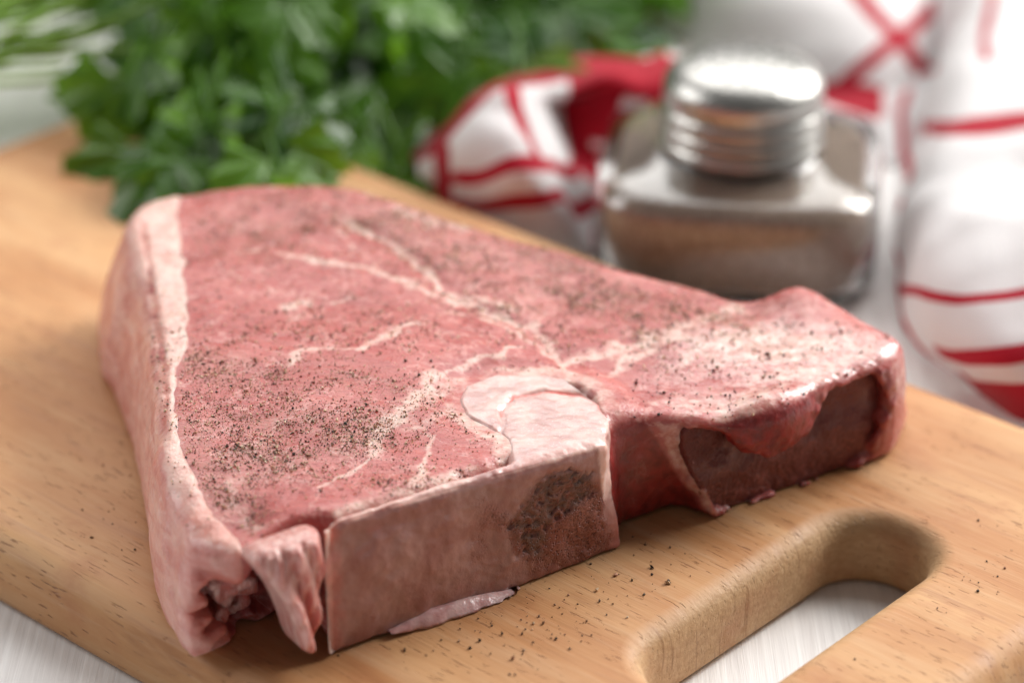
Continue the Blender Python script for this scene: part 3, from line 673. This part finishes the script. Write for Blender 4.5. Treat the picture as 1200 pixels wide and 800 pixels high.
# thin membrane lip curling out along the foot of the sawn face
def lip():
    pts_t = [(455, 738), (500, 713), (550, 698), (590, 690), (607, 689)]; pts_b = [(455, 745), (500, 735), (550, 716), (590, 700), (607, 691)]
    V, F = [], []; m = 40; kk = 10
    a, b = np.array([fpt(*p) for p in pts_t]), np.array([fpt(*p) for p in pts_b]); tt = np.linspace(0, 1, len(a))
    for i in range(m):
        u = i/(m-1); A = np.array([np.interp(u, tt, a[:, k]) for k in (0, 1)]); B = np.array([np.interp(u, tt, b[:, k]) for k in (0, 1)])
        out = .0030*math.sin(math.pi*min(1, max(.03, u)))**.6+.0003*math.sin(u*31)+.0002*math.sin(u*67)
        for k in range(kk):
            an = 2*math.pi*k/kk; f = .5+.5*math.cos(an); q = A*f+B*(1-f)
            nn = .0002+out*(1-f)*.9+.0009*math.sin(an)
            V.append((F0[0]+q[0]*fs[0]+nn*fn[0], F0[1]+q[0]*fs[1]+nn*fn[1], max(q[1]+.0012*(1-f), .0004)))
        if i:
            for k in range(kk): F.append(((i-1)*kk+k, (i-1)*kk+(k+1) % kk, i*kk+(k+1) % kk, i*kk+k))
    V = np.array(V); o = mesh_obj('membrane_lip', V, np.array(F), membrane_material(), STEAK, dict(blood=np.full(len(V), .12)), org=SO)
lip()
# --- fibrous flap folded down beside the bone
FLP = chaikin([fpt(*p, .002) for p in [(296, 655), (304, 632), (330, 612), (362, 606), (381, 608), (386, 640), (384, 690), (380, 735), (368, 767), (352, 762), (342, 728), (326, 694), (302, 668)]], 2)
GAP = [fpt(*p, .002) for p in [(383, 618), (384, 660), (379, 700)]]; RIMF = [fpt(*p, .002) for p in [(300, 655), (322, 682), (340, 712), (352, 755)]]
def flap_f(S, N, Zl):
    Sb, Zb = np.broadcast_to(S, (S.shape[0], 1, Zl.shape[2])), np.broadcast_to(Zl, (S.shape[0], 1, Zl.shape[2]))
    p = psdf(Sb, Zb, FLP).astype(np.float32)
    g = ldist(Sb, Zb, GAP); rm = ldist(Sb, Zb, RIMF)
    u = (S+.016)/.016
    fib = .0008*np.sin(S*1300+Zl*420)+.0005*np.sin(S*2700-Zl*250+1.3)
    front = .0020+.0030*np.exp(-((S+.009)/.006)**2)+fib-.0022*np.exp(-(g/.0012)**2)+.0016*np.exp(-(rm/.0016)**2)-.0018*np.exp(-((rm-.0042)/.0022)**2)*smooth(.030, .022, Zl)
    back = -.0065
    d = smax(smax(p, N-front.astype(np.float32), .0028), back-N, .002); d = smax(d, Zl-.0338+.2*np.clip(-N-.001, 0, 1), .003)
    return d
slo_f = (FLP[:, 0].min()-.003, -.016, -.001); Lf, Wf_, Ff_ = local_mesh(F0, fs, fn, slo_f, (FLP[:, 0].max()+.003, .012, FLP[:, 1].max()+.004), .00045, flap_f, 1)
fl_b = np.clip(.85*np.exp(-((ldist(Lf[:, 0], Lf[:, 2], RIMF)-.0036)/.0016)**2)*smooth(.026, .018, Lf[:, 2])+.8*np.exp(-(ldist(Lf[:, 0], Lf[:, 2], GAP)/.0014)**2)+.25*fbm(Wf_, 160, 2, 3), 0, 1)
mesh_obj('sinew_flap', Wf_, Ff_, M_SINEW, STEAK, dict(blood=fl_b), org=SO)['label'] = 'pale fibrous flap folded down beside the bone'
# --- shreds of torn flesh in the hollow of the lobe
def torn(S, N, Zl):
    d = np.full((S.shape[0], N.shape[1], Zl.shape[2]), 1., np.float32); r_ = np.random.default_rng(5)
    for k in range(60):
        a = r_.uniform(0, 2*math.pi); q = r_.uniform(0, 1)**.6
        c = (.0155+.0090*q*math.cos(a), -.0085+.0085*r_.uniform(0, 1), .0150+.0125*q*math.sin(a)); r = r_.uniform(.0009, .0030)
        ex, ez = r_.uniform(.6, 1.3), r_.uniform(.7, 1.6)
        d = smin(d, (np.sqrt(((S-c[0])/ex)**2+(N-c[1])**2+((Zl-c[2])/ez)**2)-r).astype(np.float32), .0011)
    return d
Lt, Wt, Ft = local_mesh(L0, ls, ln, (.000, -.018, .0005), (.0315, .005, .031), .0005, torn, 1)
Nt = vert_normals(Wt, Ft); Wt = Wt+Nt*(fbm(Wt, 420, 3, 91)*.0012)[:, None]
mesh_obj('torn_flesh', Wt, Ft, M_SINEW, STEAK, dict(blood=np.clip(.25+.9*fbm(Wt, 240, 2, 92), 0, 1)), org=SO)
# --- sawn bone sunk in the right-hand block
def chunk_f(S, N, Zl):
    Sb, Zb = np.broadcast_to(S, (S.shape[0], 1, Zl.shape[2])), np.broadcast_to(Zl, (S.shape[0], 1, Zl.shape[2]))
    p = psdf(Sb, Zb, chunk_poly).astype(np.float32)-.0012
    p = np.maximum(p, Zb-.0255)
    return smax(smax(p, N+.0028+.0016*smooth(.009, .018, Zl), .0008), -.010-N, .001)
Lc, Wc, Fc = local_mesh(R0, rs, rn, (chunk_poly[:, 0].min()-.004, -.012, -.002), (chunk_poly[:, 0].max()+.004, .002, chunk_poly[:, 1].max()+.004), .00045, chunk_f, 1)
Nc = vert_normals(Wc, Fc); Wc = Wc+Nc*(fbm(Wc, 220, 3, 101)*.0005+fbm(Wc, 1000, 2, 102)*.0001)[:, None]; Wc[:, 2] = np.maximum(Wc[:, 2], .0006)
fpx = fpt(855, 540, 0, R0, rs, rn); film = np.exp(-(((Lc[:, 0]-fpx[0])/.0065)**2+((Lc[:, 2]-fpx[1])/.0045)**2)); fq = fpt(1030, 470, 0, R0, rs, rn)
film = np.maximum(film, .7*np.exp(-(((Lc[:, 0]-fq[0])/.003)**2+((Lc[:, 2]-fq[1])/.004)**2)))
mesh_obj('bone', Wc, Fc, M_CHUNK, STEAK, dict(sponge=smooth(.016, .006, Lc[:, 2]), film=film), org=SO)['label'] = 'dark red sawn bone face sunk in the block of flesh'

# ------------------------------------------------------------------ ground pepper
TINTS = np.array([(.018, .013, .010), (.035, .023, .016), (.10, .06, .04), (.24, .15, .09), (.62, .46, .30), (.78, .64, .46), (.40, .20, .12), (.15, .13, .10)])
OCT_V = np.array([(1, 0, 0), (-1, 0, 0), (0, 1, 0), (0, -1, 0), (0, 0, 1), (0, 0, -1)], float)
OCT_F = np.array([(0, 2, 4), (2, 1, 4), (1, 3, 4), (3, 0, 4), (2, 0, 5), (1, 2, 5), (3, 1, 5), (0, 3, 5)])
def grains(name, P, N, size, prob, parent=None, sink=.25):
    n = len(P); V = np.tile(OCT_V, (n, 1, 1))*rng.uniform(.55, 1.2, (n, 6, 1))
    V = V*(rng.uniform(.6, 1.3, (n, 1, 3)))
    q = rng.normal(size=(n, 4)); q /= np.linalg.norm(q, axis=1, keepdims=True); a, b, c, d = q.T
    R = np.stack([1-2*(c*c+d*d), 2*(b*c-a*d), 2*(b*d+a*c), 2*(b*c+a*d), 1-2*(b*b+d*d), 2*(c*d-a*b), 2*(b*d-a*c), 2*(c*d+a*b), 1-2*(b*b+c*c)], 1).reshape(n, 3, 3)
    V = np.einsum('nij,nkj->nki', R, V)*size[:, None, None]
    V = V+(P+N*(size*(.8-sink))[:, None])[:, None, :]
    F = OCT_F[None]+(np.arange(n)*6)[:, None, None]
    tint = TINTS[rng.choice(len(TINTS), n, p=prob)]*rng.uniform(.75, 1.25, (n, 1))
    return mesh_obj(name, V.reshape(-1, 3), F.reshape(-1, 3), M_PEPPER, parent, dict(tint=np.repeat(tint, 6, 0)), smooth_=False)
PR = np.array([.04, .075, .16, .24, .18, .10, .16, .045]); PR /= PR.sum()
def pick(V, F, N, wv, n):
    c = wv[F].mean(1); c = np.clip(c, 0, None); c /= c.sum(); f = rng.choice(len(F), n, p=c)
    uv = rng.random((n, 2)); a, b, d, e = (V[F[f, k]] for k in range(4)); u, v = uv[:, :1], uv[:, 1:]
    P = a*(1-u)*(1-v)+b*u*(1-v)+d*u*v+e*(1-u)*v
    return P, N[F[f, 0]]
clump = np.clip(.55+1.0*fbm(Vm, 200, 3, 111), 0.03, None)
inpepper = up*(psdf(Vm[:, 0], Vm[:, 1], FATP) > .0005)*(psdf(Lb[:0, 0], Lb[:0, 1], CARTP).sum() == 0)
snm = np.stack([sF, nF], 1); offbone = smooth(.0, .0006, psdf(snm[:, 0], snm[:, 1], bpoly))
w1 = (dens(Vm)**.85+.03*smooth(-.001, .003, psdf(Vm[:, 0], Vm[:, 1], CH_TOP)))*clump*inpepper*offbone
P1, N1 = pick(Vm, Fm, Nm, w1, 34000)
s1 = np.clip(rng.lognormal(math.log(.000125), .48, 34000), .00006, .0005)
w2 = (smooth(.002, -.004, psdf(Vm[:, 0], Vm[:, 1], CH_TOP))*.6+.02)*up*offbone*clump
Pq, Nq = pick(Vm, Fm, Nm, w2, 420); sq = np.clip(rng.lognormal(math.log(.00024), .4, 420), .00012, .0006)
wf_ = ftop*np.exp(-((Vf[:, 1]+.075)/.05)**2); Pf, Nf2 = pick(Vf, Ff, Nf, wf_, 260); sf = np.clip(rng.lognormal(math.log(.00023), .35, 260), .0001, .0005)
P3, N3 = pick(Vm, Fm, Nm, w1, 180); s3 = rng.uniform(.00028, .0005, 180)
pp = grains('ground_pepper', np.concatenate([P1, Pf, P3]), np.concatenate([N1, Nf2, N3]), np.concatenate([s1, sf, s3]), PR)
tag(pp, 'coarse ground pepper scattered over the upper face of the raw steak', 'ground pepper', kind='stuff')
DPR = np.array([.30, .25, .15, .10, .05, .03, .07, .05]); DPR /= DPR.sum()
pc = grains('ground_pepper', Pq, Nq, sq, DPR)
tag(pc, 'sparse dark pepper grains on the wet white block beside the bone', 'ground pepper', kind='stuff')
bp_ = []
for a, b, rx, ry, n in [(640, 720, 60, 25, 60), (740, 660, 40, 25, 40), (560, 745, 60, 18, 40), (790, 685, 25, 10, 14), (1130, 640, 30, 28, 60), (1110, 690, 60, 40, 24), (620, 760, 60, 20, 24), (130, 600, 40, 40, 36), (160, 560, 12, 30, 14), (900, 580, 60, 30, 12), (330, 770, 60, 12, 12)]:
    for _ in range(n):
        p = U(a+rng.normal()*rx, b+rng.normal()*ry); q = np.array([p[:2]@Ax-cA, p[:2]@Bx-cB])
        if psdf(np.array([p[0]]), np.array([p[1]]), bot_xy)[0] < .002 or (.107-cA < q[0] < .153-cA and -.106-cB < q[1] < .004-cB) or q[1] < -.095: continue
        bp_.append(p)
bp_ = np.array(bp_); pb = grains('ground_pepper', bp_, np.tile([0, 0, 1.], (len(bp_), 1)), np.clip(rng.lognormal(math.log(.00022), .5, len(bp_)), .0001, .0006), DPR)
tag(pb, 'stray pepper grains spilled on the bare wood around the steak', 'ground pepper', kind='stuff')

# ------------------------------------------------------------------ pepper shaker on the table behind the steak
def loft(rings, close_top=False, close_bot=False):
    V = [p for r in rings for p in r]; n = len(rings[0]); F = []
    for i in range(len(rings)-1):
        for k in range(n): F.append((i*n+k, i*n+(k+1) % n, (i+1)*n+(k+1) % n, (i+1)*n+k))
    if close_bot: F.append(tuple(range(n))[::-1])
    if close_top: F.append(tuple((len(rings)-1)*n+k for k in range(n)))
    return V, F
def glass_mat():
    t = MT('shaker_glass'); t.set(Base_Color=(.97, .98, .97), Roughness=.02, Transmission_Weight=1.0, IOR=1.48); return t.m
def steel_mat():
    t = MT('brushed_steel'); t.set(Base_Color=t.mix(t.noise(300, 3), (.36, .355, .335), (.50, .49, .47)), Metallic=1.0, Roughness=.33, Normal=t.bump(t.vor(700), .0006, .25)); return t.m
def dark_mat():
    t = MT('hole_dark'); t.set(Base_Color=(.03, .028, .025), Roughness=.8); return t.m
def fill_mat():
    t = MT('pepper_filling'); a = t.vor(900); b = t.noise(700, 3, .7)
    c = t.mix(t.ramp(b, .35, .65), (.25, .165, .13), (.46, .34, .27)); t.set(Base_Color=t.mix(t.ramp(t.noise(2000, 2), .55, .7), c, (.40, .30, .21)), Roughness=.9, Normal=t.bump(b, .001, 1)); return t.m
SH = empty('pepper_shaker', (.0665, .0925, TZ), math.radians(-7))
tag(SH, 'glass pepper shaker with a domed perforated steel cap, standing behind the steak', 'shaker')
def chamf(h, c, r0, mixr, z, n=64):       # square with cut corners that blends to a circle of radius r0
    out = []
    for k in range(n):
        a = 2*math.pi*k/n; ca, sa = math.cos(a), math.sin(a)
        rs_ = h/(abs(ca)**4.5+abs(sa)**4.5)**(1/4.5)
        r = rs_*(1-mixr)+r0*mixr; out.append((r*ca, r*sa, z))
    return out
gp = [(.036, 0, 0), (.0395, 0, .0015), (.041, 0, .005), (.041, 0, .0265), (.0405, 0, .0296), (.038, .12, .0316), (.033, .4, .0326), (.027, .8, .0334), (.0212, 1, .0342), (.0205, 1, .040)]
outer = [chamf(h, .018, .0212 if m == 1 else .026, m, z) for h, m, z in gp]
gi = [(.0188, 1, .040), (.0192, 1, .034), (.024, .8, .0316), (.030, .4, .0307), (.0350, .12, .0296), (.0378, 0, .0280), (.0384, 0, .0255), (.0386, 0, .006), (.036, 0, .003)]
inner = [chamf(h, .018, .0192 if m == 1 else .023, m, z) for h, m, z in gi]
V, F = loft(outer+inner, True, True); g = py_obj('glass_body', V, F, glass_mat(), SH)
V, F = loft([chamf(h, .018, .02, m, z) for h, m, z in [(.0355, 0, .0034), (.0382, 0, .0065), (.0382, 0, .0252), (.0374, 0, .0276), (.0345, .12, .0289), (.0295, .4, .0296), (.024, .8, .0300)]], True, True); py_obj('pepper_filling', V, F, fill_mat(), SH)
def lathe(prof, n=72): return [[(r*math.cos(2*math.pi*k/n), r*math.sin(2*math.pi*k/n), z) for k in range(n)] for r, z in prof]
cpz = .0328; prof = [(.0228, cpz), (.0240, cpz+.0003)]
for k in range(3):
    b = cpz+.001+k*.0048
    prof += [(  .0238+.0014*math.sin(math.pi*j/8), b+.0048*j/8) for j in range(1, 9)]
prof += [(.0238, cpz+.0160), (.0245, cpz+.0175), (.0247, cpz+.0195), (.0244, cpz+.0212), (.0232, cpz+.0232), (.0205, cpz+.0252), (.016, cpz+.0268), (.010, cpz+.0278), (.004, cpz+.0282), (.0006, cpz+.0283)]
prof = [(q[0]*.94, q[1]) for q in prof]; V, F = loft(lathe(prof), True, False); cap = py_obj('cap', V, F, steel_mat(), SH)
Vh, Fh = [], []
for ring, cnt in ((0, 1), (.005, 6), (.010, 12), (.0145, 18)):
    for k in range(cnt):
        a = 2*math.pi*k/cnt+ring*90; z = np.interp(ring, [0, .004, .010, .016], [.0283, .0282, .0278, .0268])+cpz
        b = len(Vh)
        for zz_ in (-.0006, .00012):
            Vh += [(ring*math.cos(a)+.0007*math.cos(j*math.pi/4), ring*math.sin(a)+.0007*math.sin(j*math.pi/4), z+zz_) for j in range(8)]
        Fh += [tuple(b+8+j for j in range(8))]+[(b+j, b+(j+1) % 8, b+8+(j+1) % 8, b+8+j) for j in range(8)]
py_obj('perforations', Vh, Fh, dark_mat(), cap, False)

# ------------------------------------------------------------------ checked kitchen towel
def catmull(G, nu, nv):
    G = np.array(G, float)
    def interp(A, n):
        m = len(A); t_ = np.linspace(0, m-1-1e-9, n); i = np.floor(t_).astype(int); f = (t_-i).reshape((-1,)+(1,)*(A.ndim-1))
        g = lambda k: A[np.clip(k, 0, m-1)]
        p0, p1, p2, p3 = g(i-1), g(i), g(i+1), g(i+2)
        return .5*((2*p1)+(-p0+p2)*f+(2*p0-5*p1+4*p2-p3)*f**2+(-p0+3*p1-3*p2+p3)*f**3)
    return np.swapaxes(interp(np.swapaxes(interp(G, nu), 0, 1), nv), 0, 1)
TV, TF, TR = [], [], []
def patch(ctrl, nu, nv, redf, wr=.0015, seed=0):
    G = [[U(q[0], q[1], q[2]) if len(q) == 4 else UY(*q) for q in row] for row in ctrl]
    P = catmull(G, nu, nv); u, v = np.meshgrid(np.linspace(0, 1, nu), np.linspace(0, 1, nv), indexing='ij')
    P = P.reshape(-1, 3); P[:, 2] = np.maximum(P[:, 2], TZ+.001)
    P = P+np.stack([fbm(P, 35, 2, seed+k) for k in range(3)], 1)*wr
    P[:, 2] = np.maximum(P[:, 2], TZ+.001)
    b = sum(len(a) for a in TV); TV.append(P); TR.append(np.clip(redf(u, v), 0, 1).ravel())
    I = np.arange(nu*nv).reshape(nu, nv)+b
    TF.append(np.stack([I[:-1, :-1], I[1:, :-1], I[1:, 1:], I[:-1, 1:]], -1).reshape(-1, 4))
def band(x, c, wd): return smooth(wd*.55, wd*.40, np.abs(x-c))
# u runs down the picture rows, v across
# right-hand drape in front: puffed fold reaching from behind down to the table
patch([[(1070, -120, TZ+.002, 'z'), (1110, -110, .004, 'z'), (1190, -120, .008, 'z'), (1290, -120, .008, 'z'), (1400, -120, TZ, 'z')],
       [(1092, 20, TZ+.002, 'z'), (1122, 20, .006, 'z'), (1190, 10, .012, 'z'), (1290, 0, .012, 'z'), (1400, 0, TZ, 'z')],
       [(1086, 140, TZ+.002, 'z'), (1118, 148, .003, 'z'), (1195, 140, .007, 'z'), (1290, 130, .008, 'z'), (1400, 120, TZ, 'z')],
       [(1058, 240, TZ+.002, 'z'), (1086, 250, .006, 'z'), (1185, 250, .016, 'z'), (1290, 240, .016, 'z'), (1400, 230, TZ, 'z')],
       [(1054, 335, TZ+.002, 'z'), (1084, 352, .002, 'z'), (1185, 352, .011, 'z'), (1290, 330, .011, 'z'), (1400, 310, TZ, 'z')],
       [(1080, 402, TZ+.002, 'z'), (1112, 422, -.006, 'z'), (1195, 430, .002, 'z'), (1290, 410, .002, 'z'), (1400, 390, TZ, 'z')],
       [(1140, 447, TZ+.001, 'z'), (1165, 468, TZ+.001, 'z'), (1215, 492, TZ+.001, 'z'), (1300, 500, TZ+.001, 'z'), (1400, 470, TZ+.001, 'z')]], 150, 120,
      lambda u, v: np.maximum.reduce([band(u, .345, 0.026), band(u, .665, 0.026), band(v, .40, 0.029)*(u < .24), band(v, .045, .05)*smooth(.30, .36, u), smooth(.80, .815, u+.05*v)*smooth(.16, .22, v)*(1-.9*band(u+.05*v, .875, .05))]), .004, 3)
# sheet rising behind the shaker with crossing red lines
patch([[(745, -70, 0.314), (800, -60, 0.29), (880, -60, 0.291), (980, -60, 0.29), (1060, -60, 0.295), (1130, -60, 0.315)],
       [(752, -5, 0.283), (800, 8, 0.262), (880, -5, 0.253), (980, -5, 0.245), (1050, 0, 0.245), (1120, 0, 0.27)],
       [(775, 62, 0.256), (820, 70, 0.242), (900, 55, 0.234), (985, 50, 0.22), (1050, 55, 0.22), (1110, 60, 0.245)],
       [(780, 95, 0.244), (840, 110, 0.233), (910, 105, 0.22), (985, 110, 0.205), (1045, 120, 0.205), (1095, 120, 0.23)],
       [(790, 130, 0.222), (850, 150, 0.219), (920, 160, 0.21), (990, 170, 0.19), (1040, 190, 0.185), (1080, 190, 0.205)],
       [(800, 200, 0.21), (860, 220, 0.205), (930, 230, 0.195), (995, 240, 0.17), (1040, 260, 0.16), (1075, 260, 0.18)],
       [(800, 300, 0.2), (860, 310, 0.195), (930, 320, 0.185), (995, 330, 0.165), (1040, 330, 0.15), (1075, 320, 0.165)]], 130, 140,
      lambda u, v: np.maximum.reduce([band(v+.0*u, .80+(u-.30)*.9, .075), band(v, .80-(u-.30)*1.0, .075)*(u < .55), smooth(.44, .50, u)*smooth(.70, .64, u)*smooth(.50, .54, v)*smooth(.80, .74, v), band(u, .40, 0.043)*(v < .34), band(v, .02, 0.072), band(v, .86, 0.043)*smooth(.5, .55, u), .0*u]), .002, 9)
# crumpled heap between the parsley and the shaker (fourth entry: third is a height, not a depth)
patch([[(484, 180, TZ+.002, 'z'), (532, 128, TZ+.002, 'z'), (592, 88, -.008, 'z'), (660, 76, -.004, 'z'), (735, 74, -.004, 'z'), (800, 70, .0, 'z')],
       [(480, 192, -.006, 'z'), (526, 148, .006, 'z'), (598, 100, .016, 'z'), (668, 90, .016, 'z'), (735, 88, .014, 'z'), (800, 82, .014, 'z')],
       [(482, 207, -.006, 'z'), (535, 172, .010, 'z'), (602, 138, .018, 'z'), (665, 128, .004, 'z'), (730, 128, .006, 'z'), (800, 122, .006, 'z')],
       [(488, 220, -.010, 'z'), (545, 202, .006, 'z'), (612, 178, .014, 'z'), (670, 170, -.004, 'z'), (735, 168, -.003, 'z'), (800, 164, -.003, 'z')],
       [(500, 232, -.013, 'z'), (556, 230, .000, 'z'), (626, 215, .008, 'z'), (680, 207, -.010, 'z'), (735, 198, -.010, 'z'), (800, 192, -.010, 'z')],
       [(520, 250, -.016, 'z'), (576, 258, -.008, 'z'), (640, 252, -.003, 'z'), (686, 248, -.014, 'z'), (712, 245, -.014, 'z'), (800, 205, -.015, 'z')],
       [(540, 275, TZ+.001, 'z'), (600, 288, TZ+.001, 'z'), (655, 298, TZ+.001, 'z'), (688, 296, TZ+.001, 'z'), (706, 292, TZ+.001, 'z'), (800, 212, TZ+.001, 'z')]], 120, 140,
      lambda u, v: np.maximum.reduce([band(v+.12*(u-.5), .10, .075), band(u-.06*np.sin(v*7), .12, .15), band(u+.04*np.sin(v*9), .58, .085), band(u+.04*np.sin(v*9), .76, .085)*(v < .66), band(v-.06*u, .40, .05)*(u < .62), band(v, .66, .10),
                                      smooth(.66, .69, v)*smooth(.93, .89, v)*smooth(.52, .46, u)*smooth(.10, .14, u)*(1-.9*band(v, .86, .09)*smooth(.25, .3, u)), band(v, .92, .05)]), .006, 15)
towel = mesh_obj('kitchen_towel', np.concatenate(TV), np.concatenate(TF), M_CLOTH, None, dict(red=np.concatenate(TR)))
md = towel.modifiers.new('thickness', 'SOLIDIFY'); md.thickness = .0014; md.offset = 0
tag(towel, 'crumpled white kitchen towel with red check lines, heaped behind the shaker', 'towel')

# ------------------------------------------------------------------ parsley bunch
PB = empty('parsley_bunch', (-.06, .22, TZ)); PO = np.array([-.06, .22, TZ])
tag(PB, 'bunch of fresh green parsley lying across the far corner of the cutting board', 'parsley')
def leaflet(R, seed, ax, off):
    r_ = random.Random(seed); V, F = [], []; m, rgs = 27, 4
    out = []
    for k in range(m):
        th = -1.15+2.3*k/(m-1)
        lobe = .72+.28*abs(math.cos(th*2.35))**.7*(1 if abs(th) < .67 else .86)
        saw = .93+.10*((k*3) % 4)/3+r_.uniform(-.03, .03)
        out.append((th, R*lobe*saw*(1-.18*abs(th))))
    V.append((0, 0, 0))
    for j in range(1, rgs+1):
        f = j/rgs
        for th, r in out:
            x, y = r*f*math.cos(th), r*f*math.sin(th)*.85
            V.append((x, y, R*(.10*abs(math.sin(th*2.35))*f-.22*f*f*math.cos(th)+.04*math.sin(9*th+seed)*f)))
    for k in range(m-1): F.append((0, 1+k, 2+k))
    for j in range(1, rgs):
        for k in range(m-1): a = 1+(j-1)*m+k; F.append((a, a+m, a+m+1, a+1))
    c, s = math.cos(ax), math.sin(ax)
    return [(off[0]+c*x-s*y, off[1]+s*x+c*y, off[2]+z) for x, y, z in V], F
def tube(V, F, pts, r0, r1, n=6):
    b0 = len(V); pts = [Vector(p) for p in pts]
    for i, p in enumerate(pts):
        d = (pts[min(i+1, len(pts)-1)]-pts[max(i-1, 0)]).normalized(); a = d.orthogonal().normalized(); b = d.cross(a); r = r0+(r1-r0)*i/(len(pts)-1)
        for k in range(n): an = 2*math.pi*k/n; V.append(tuple(p+a*r*math.cos(an)+b*r*math.sin(an)))
        if i:
            for k in range(n): F.append((b0+(i-1)*n+k, b0+(i-1)*n+(k+1) % n, b0+i*n+(k+1) % n, b0+i*n+k))
LM = []
for v in range(4):
    V, F = [], []
    for ax, off, R in ((0, (.012, 0, .0), .024), (1.15, (.009, .002, 0), .019), (-1.15, (.009, -.002, 0), .019)):
        a, b = leaflet(R*random.uniform(.9, 1.1), v*7+int(ax*3), ax+random.uniform(-.2, .2), off); n0 = len(V); V += a; F += [tuple(i+n0 for i in f) for f in b]
    tube(V, F, [(-.012, 0, -.002), (0, 0, 0), (.012, 0, 0)], .0008, .0005, 5)
    me = bpy.data.meshes.new('leaf'); me.from_pydata(V, [], F); me.update(); me.polygons.foreach_set('use_smooth', [True]*len(me.polygons)); me.materials.append(M_LEAF); LM.append(me)
def add_leaf(pos, rx, ry, rz, s):
    o = bpy.data.objects.new('leaf', random.choice(LM)); COL.objects.link(o); o.parent = PB
    o.location = Vector(pos)-Vector(PO); o.rotation_euler = (rx, ry, rz); s *= 1.25; o.scale = (s, s, s)
# leaves that stand out in front, placed where the photograph shows them
for px, py, Yd, rx, ry, rz, s in [(205, 130, .15, .3, .85, -2.0, 1.1), (235, 160, .13, -.3, 1.0, -1.4, 1.1), (265, 110, .150, .1, .5, -1.5, .9), (300, 150, .155, .2, .9, -1.2, 1.0), (255, 188, .118, .2, .9, -1.7, .8), (180, 95, .19, .4, .6, -2.6, 1.0),
                                 (430, 35, .20, -.2, .35, -1.2, 1.45), (455, 85, .185, .1, .6, -.9, 1.1), (495, 112, .175, .5, .5, -.4, 1.0), (440, 125, .175, .0, .8, -1.4, .8), (370, 60, .2, .3, .5, -1.8, 1.2), (350, 110, .18, -.1, .8, -1.5, 1.0), (540, 20, .26, .3, .5, -.6, 1.1), (600, 10, .28, .1, .4, -.9, 1.2), (240, 30, .2, -.3, .5, -2.0, 1.1), (320, 20, .2, .2, .4, -1.6, 1.2), (700, 15, .27, .1, .6, -1.0, 1.0), (820, 0, .29, .1, .6, -1.0, 1.0), (200, 60, .2, .3, .3, -2.4, .9)]+[(x, y, yd, random.uniform(-.4, .4), random.uniform(.5, 1.1), random.uniform(-2.4, -.6), random.uniform(.75, 1.1)) for x, y, yd in [(185+k*12, 145+28*((k*7) % 5)/4+(8 if k > 8 else 0), .118+.02*((k*3) % 4)/3+.0003*k) for k in range(25)]]:
    add_leaf(UY(px, py, Yd), rx, ry, rz, s)
for k in range(22):                       # front sprigs hanging over the corner of the board
    add_leaf(U(185+(k*67) % 160, 75+(k*29) % 88, .004+.022*((k*5) % 6)/5), random.uniform(-.4, .4), random.uniform(.4, 1.1), random.uniform(-2.5, -.8), random.uniform(.7, 1.05))
for k in range(46):                       # sprigs spreading to the right behind the towel
    px, py, z = 440+(k*83) % 310, -20+(k*37) % 110, random.uniform(TZ+.006, .016)
    if py > 86-.09*(px-440)+(14 if px < 520 else 0): continue
    add_leaf(U(px, py, z), random.uniform(-.4, .4), random.uniform(.2, .9), random.uniform(-2.4, -.5), random.uniform(.75, 1.1))
# the body of the bunch
cnt = 0
while cnt < 140:
    a = np.array([rng.uniform(-1, 1), rng.uniform(-1, 1), rng.uniform(0, 1)])
    if a[0]**2+a[1]**2+a[2]**2 > 1: continue
    p = np.array([-.050, .225, -.005])+a*np.array([.140, .105, .085])
    if p[0] < -.13+.05*rng.random() or (p[1] < .15 and p[0] > -.06) or (p[0] > -.035 and p[1] < .255) or p[2] < (.006 if p[1] < .19 else TZ+.006): continue
    out = math.atan2(a[1]-.3, a[0]); add_leaf(p, rng.normal()*.5, rng.uniform(.0, 1.1), out+rng.normal()*.6, rng.uniform(.6, 1.0)); cnt += 1
# stems gathered towards the left
for k in range(34):
    V, F = [], []; y0 = .125+.085*random.random(); z0 = random.uniform(TZ+.004, .028)
    st = Vector((-.42, y0+random.uniform(-.05, .03), TZ+.004+random.uniform(0, .02))); en = Vector((random.uniform(-.15, -.08), random.uniform(.15, .27), random.uniform(.006, .04))); mid = Vector((-.20, y0, z0))
    pts = [st*(1-q)**2+mid*2*q*(1-q)+en*q*q for q in [i/10 for i in range(11)]]
    for p in pts: p.z = max(p.z, TZ+.003)
    tube(V, F, [p-Vector(PO) for p in pts], .0016, .0010, 7)
    py_obj('stem', V, F, M_STEM, PB)
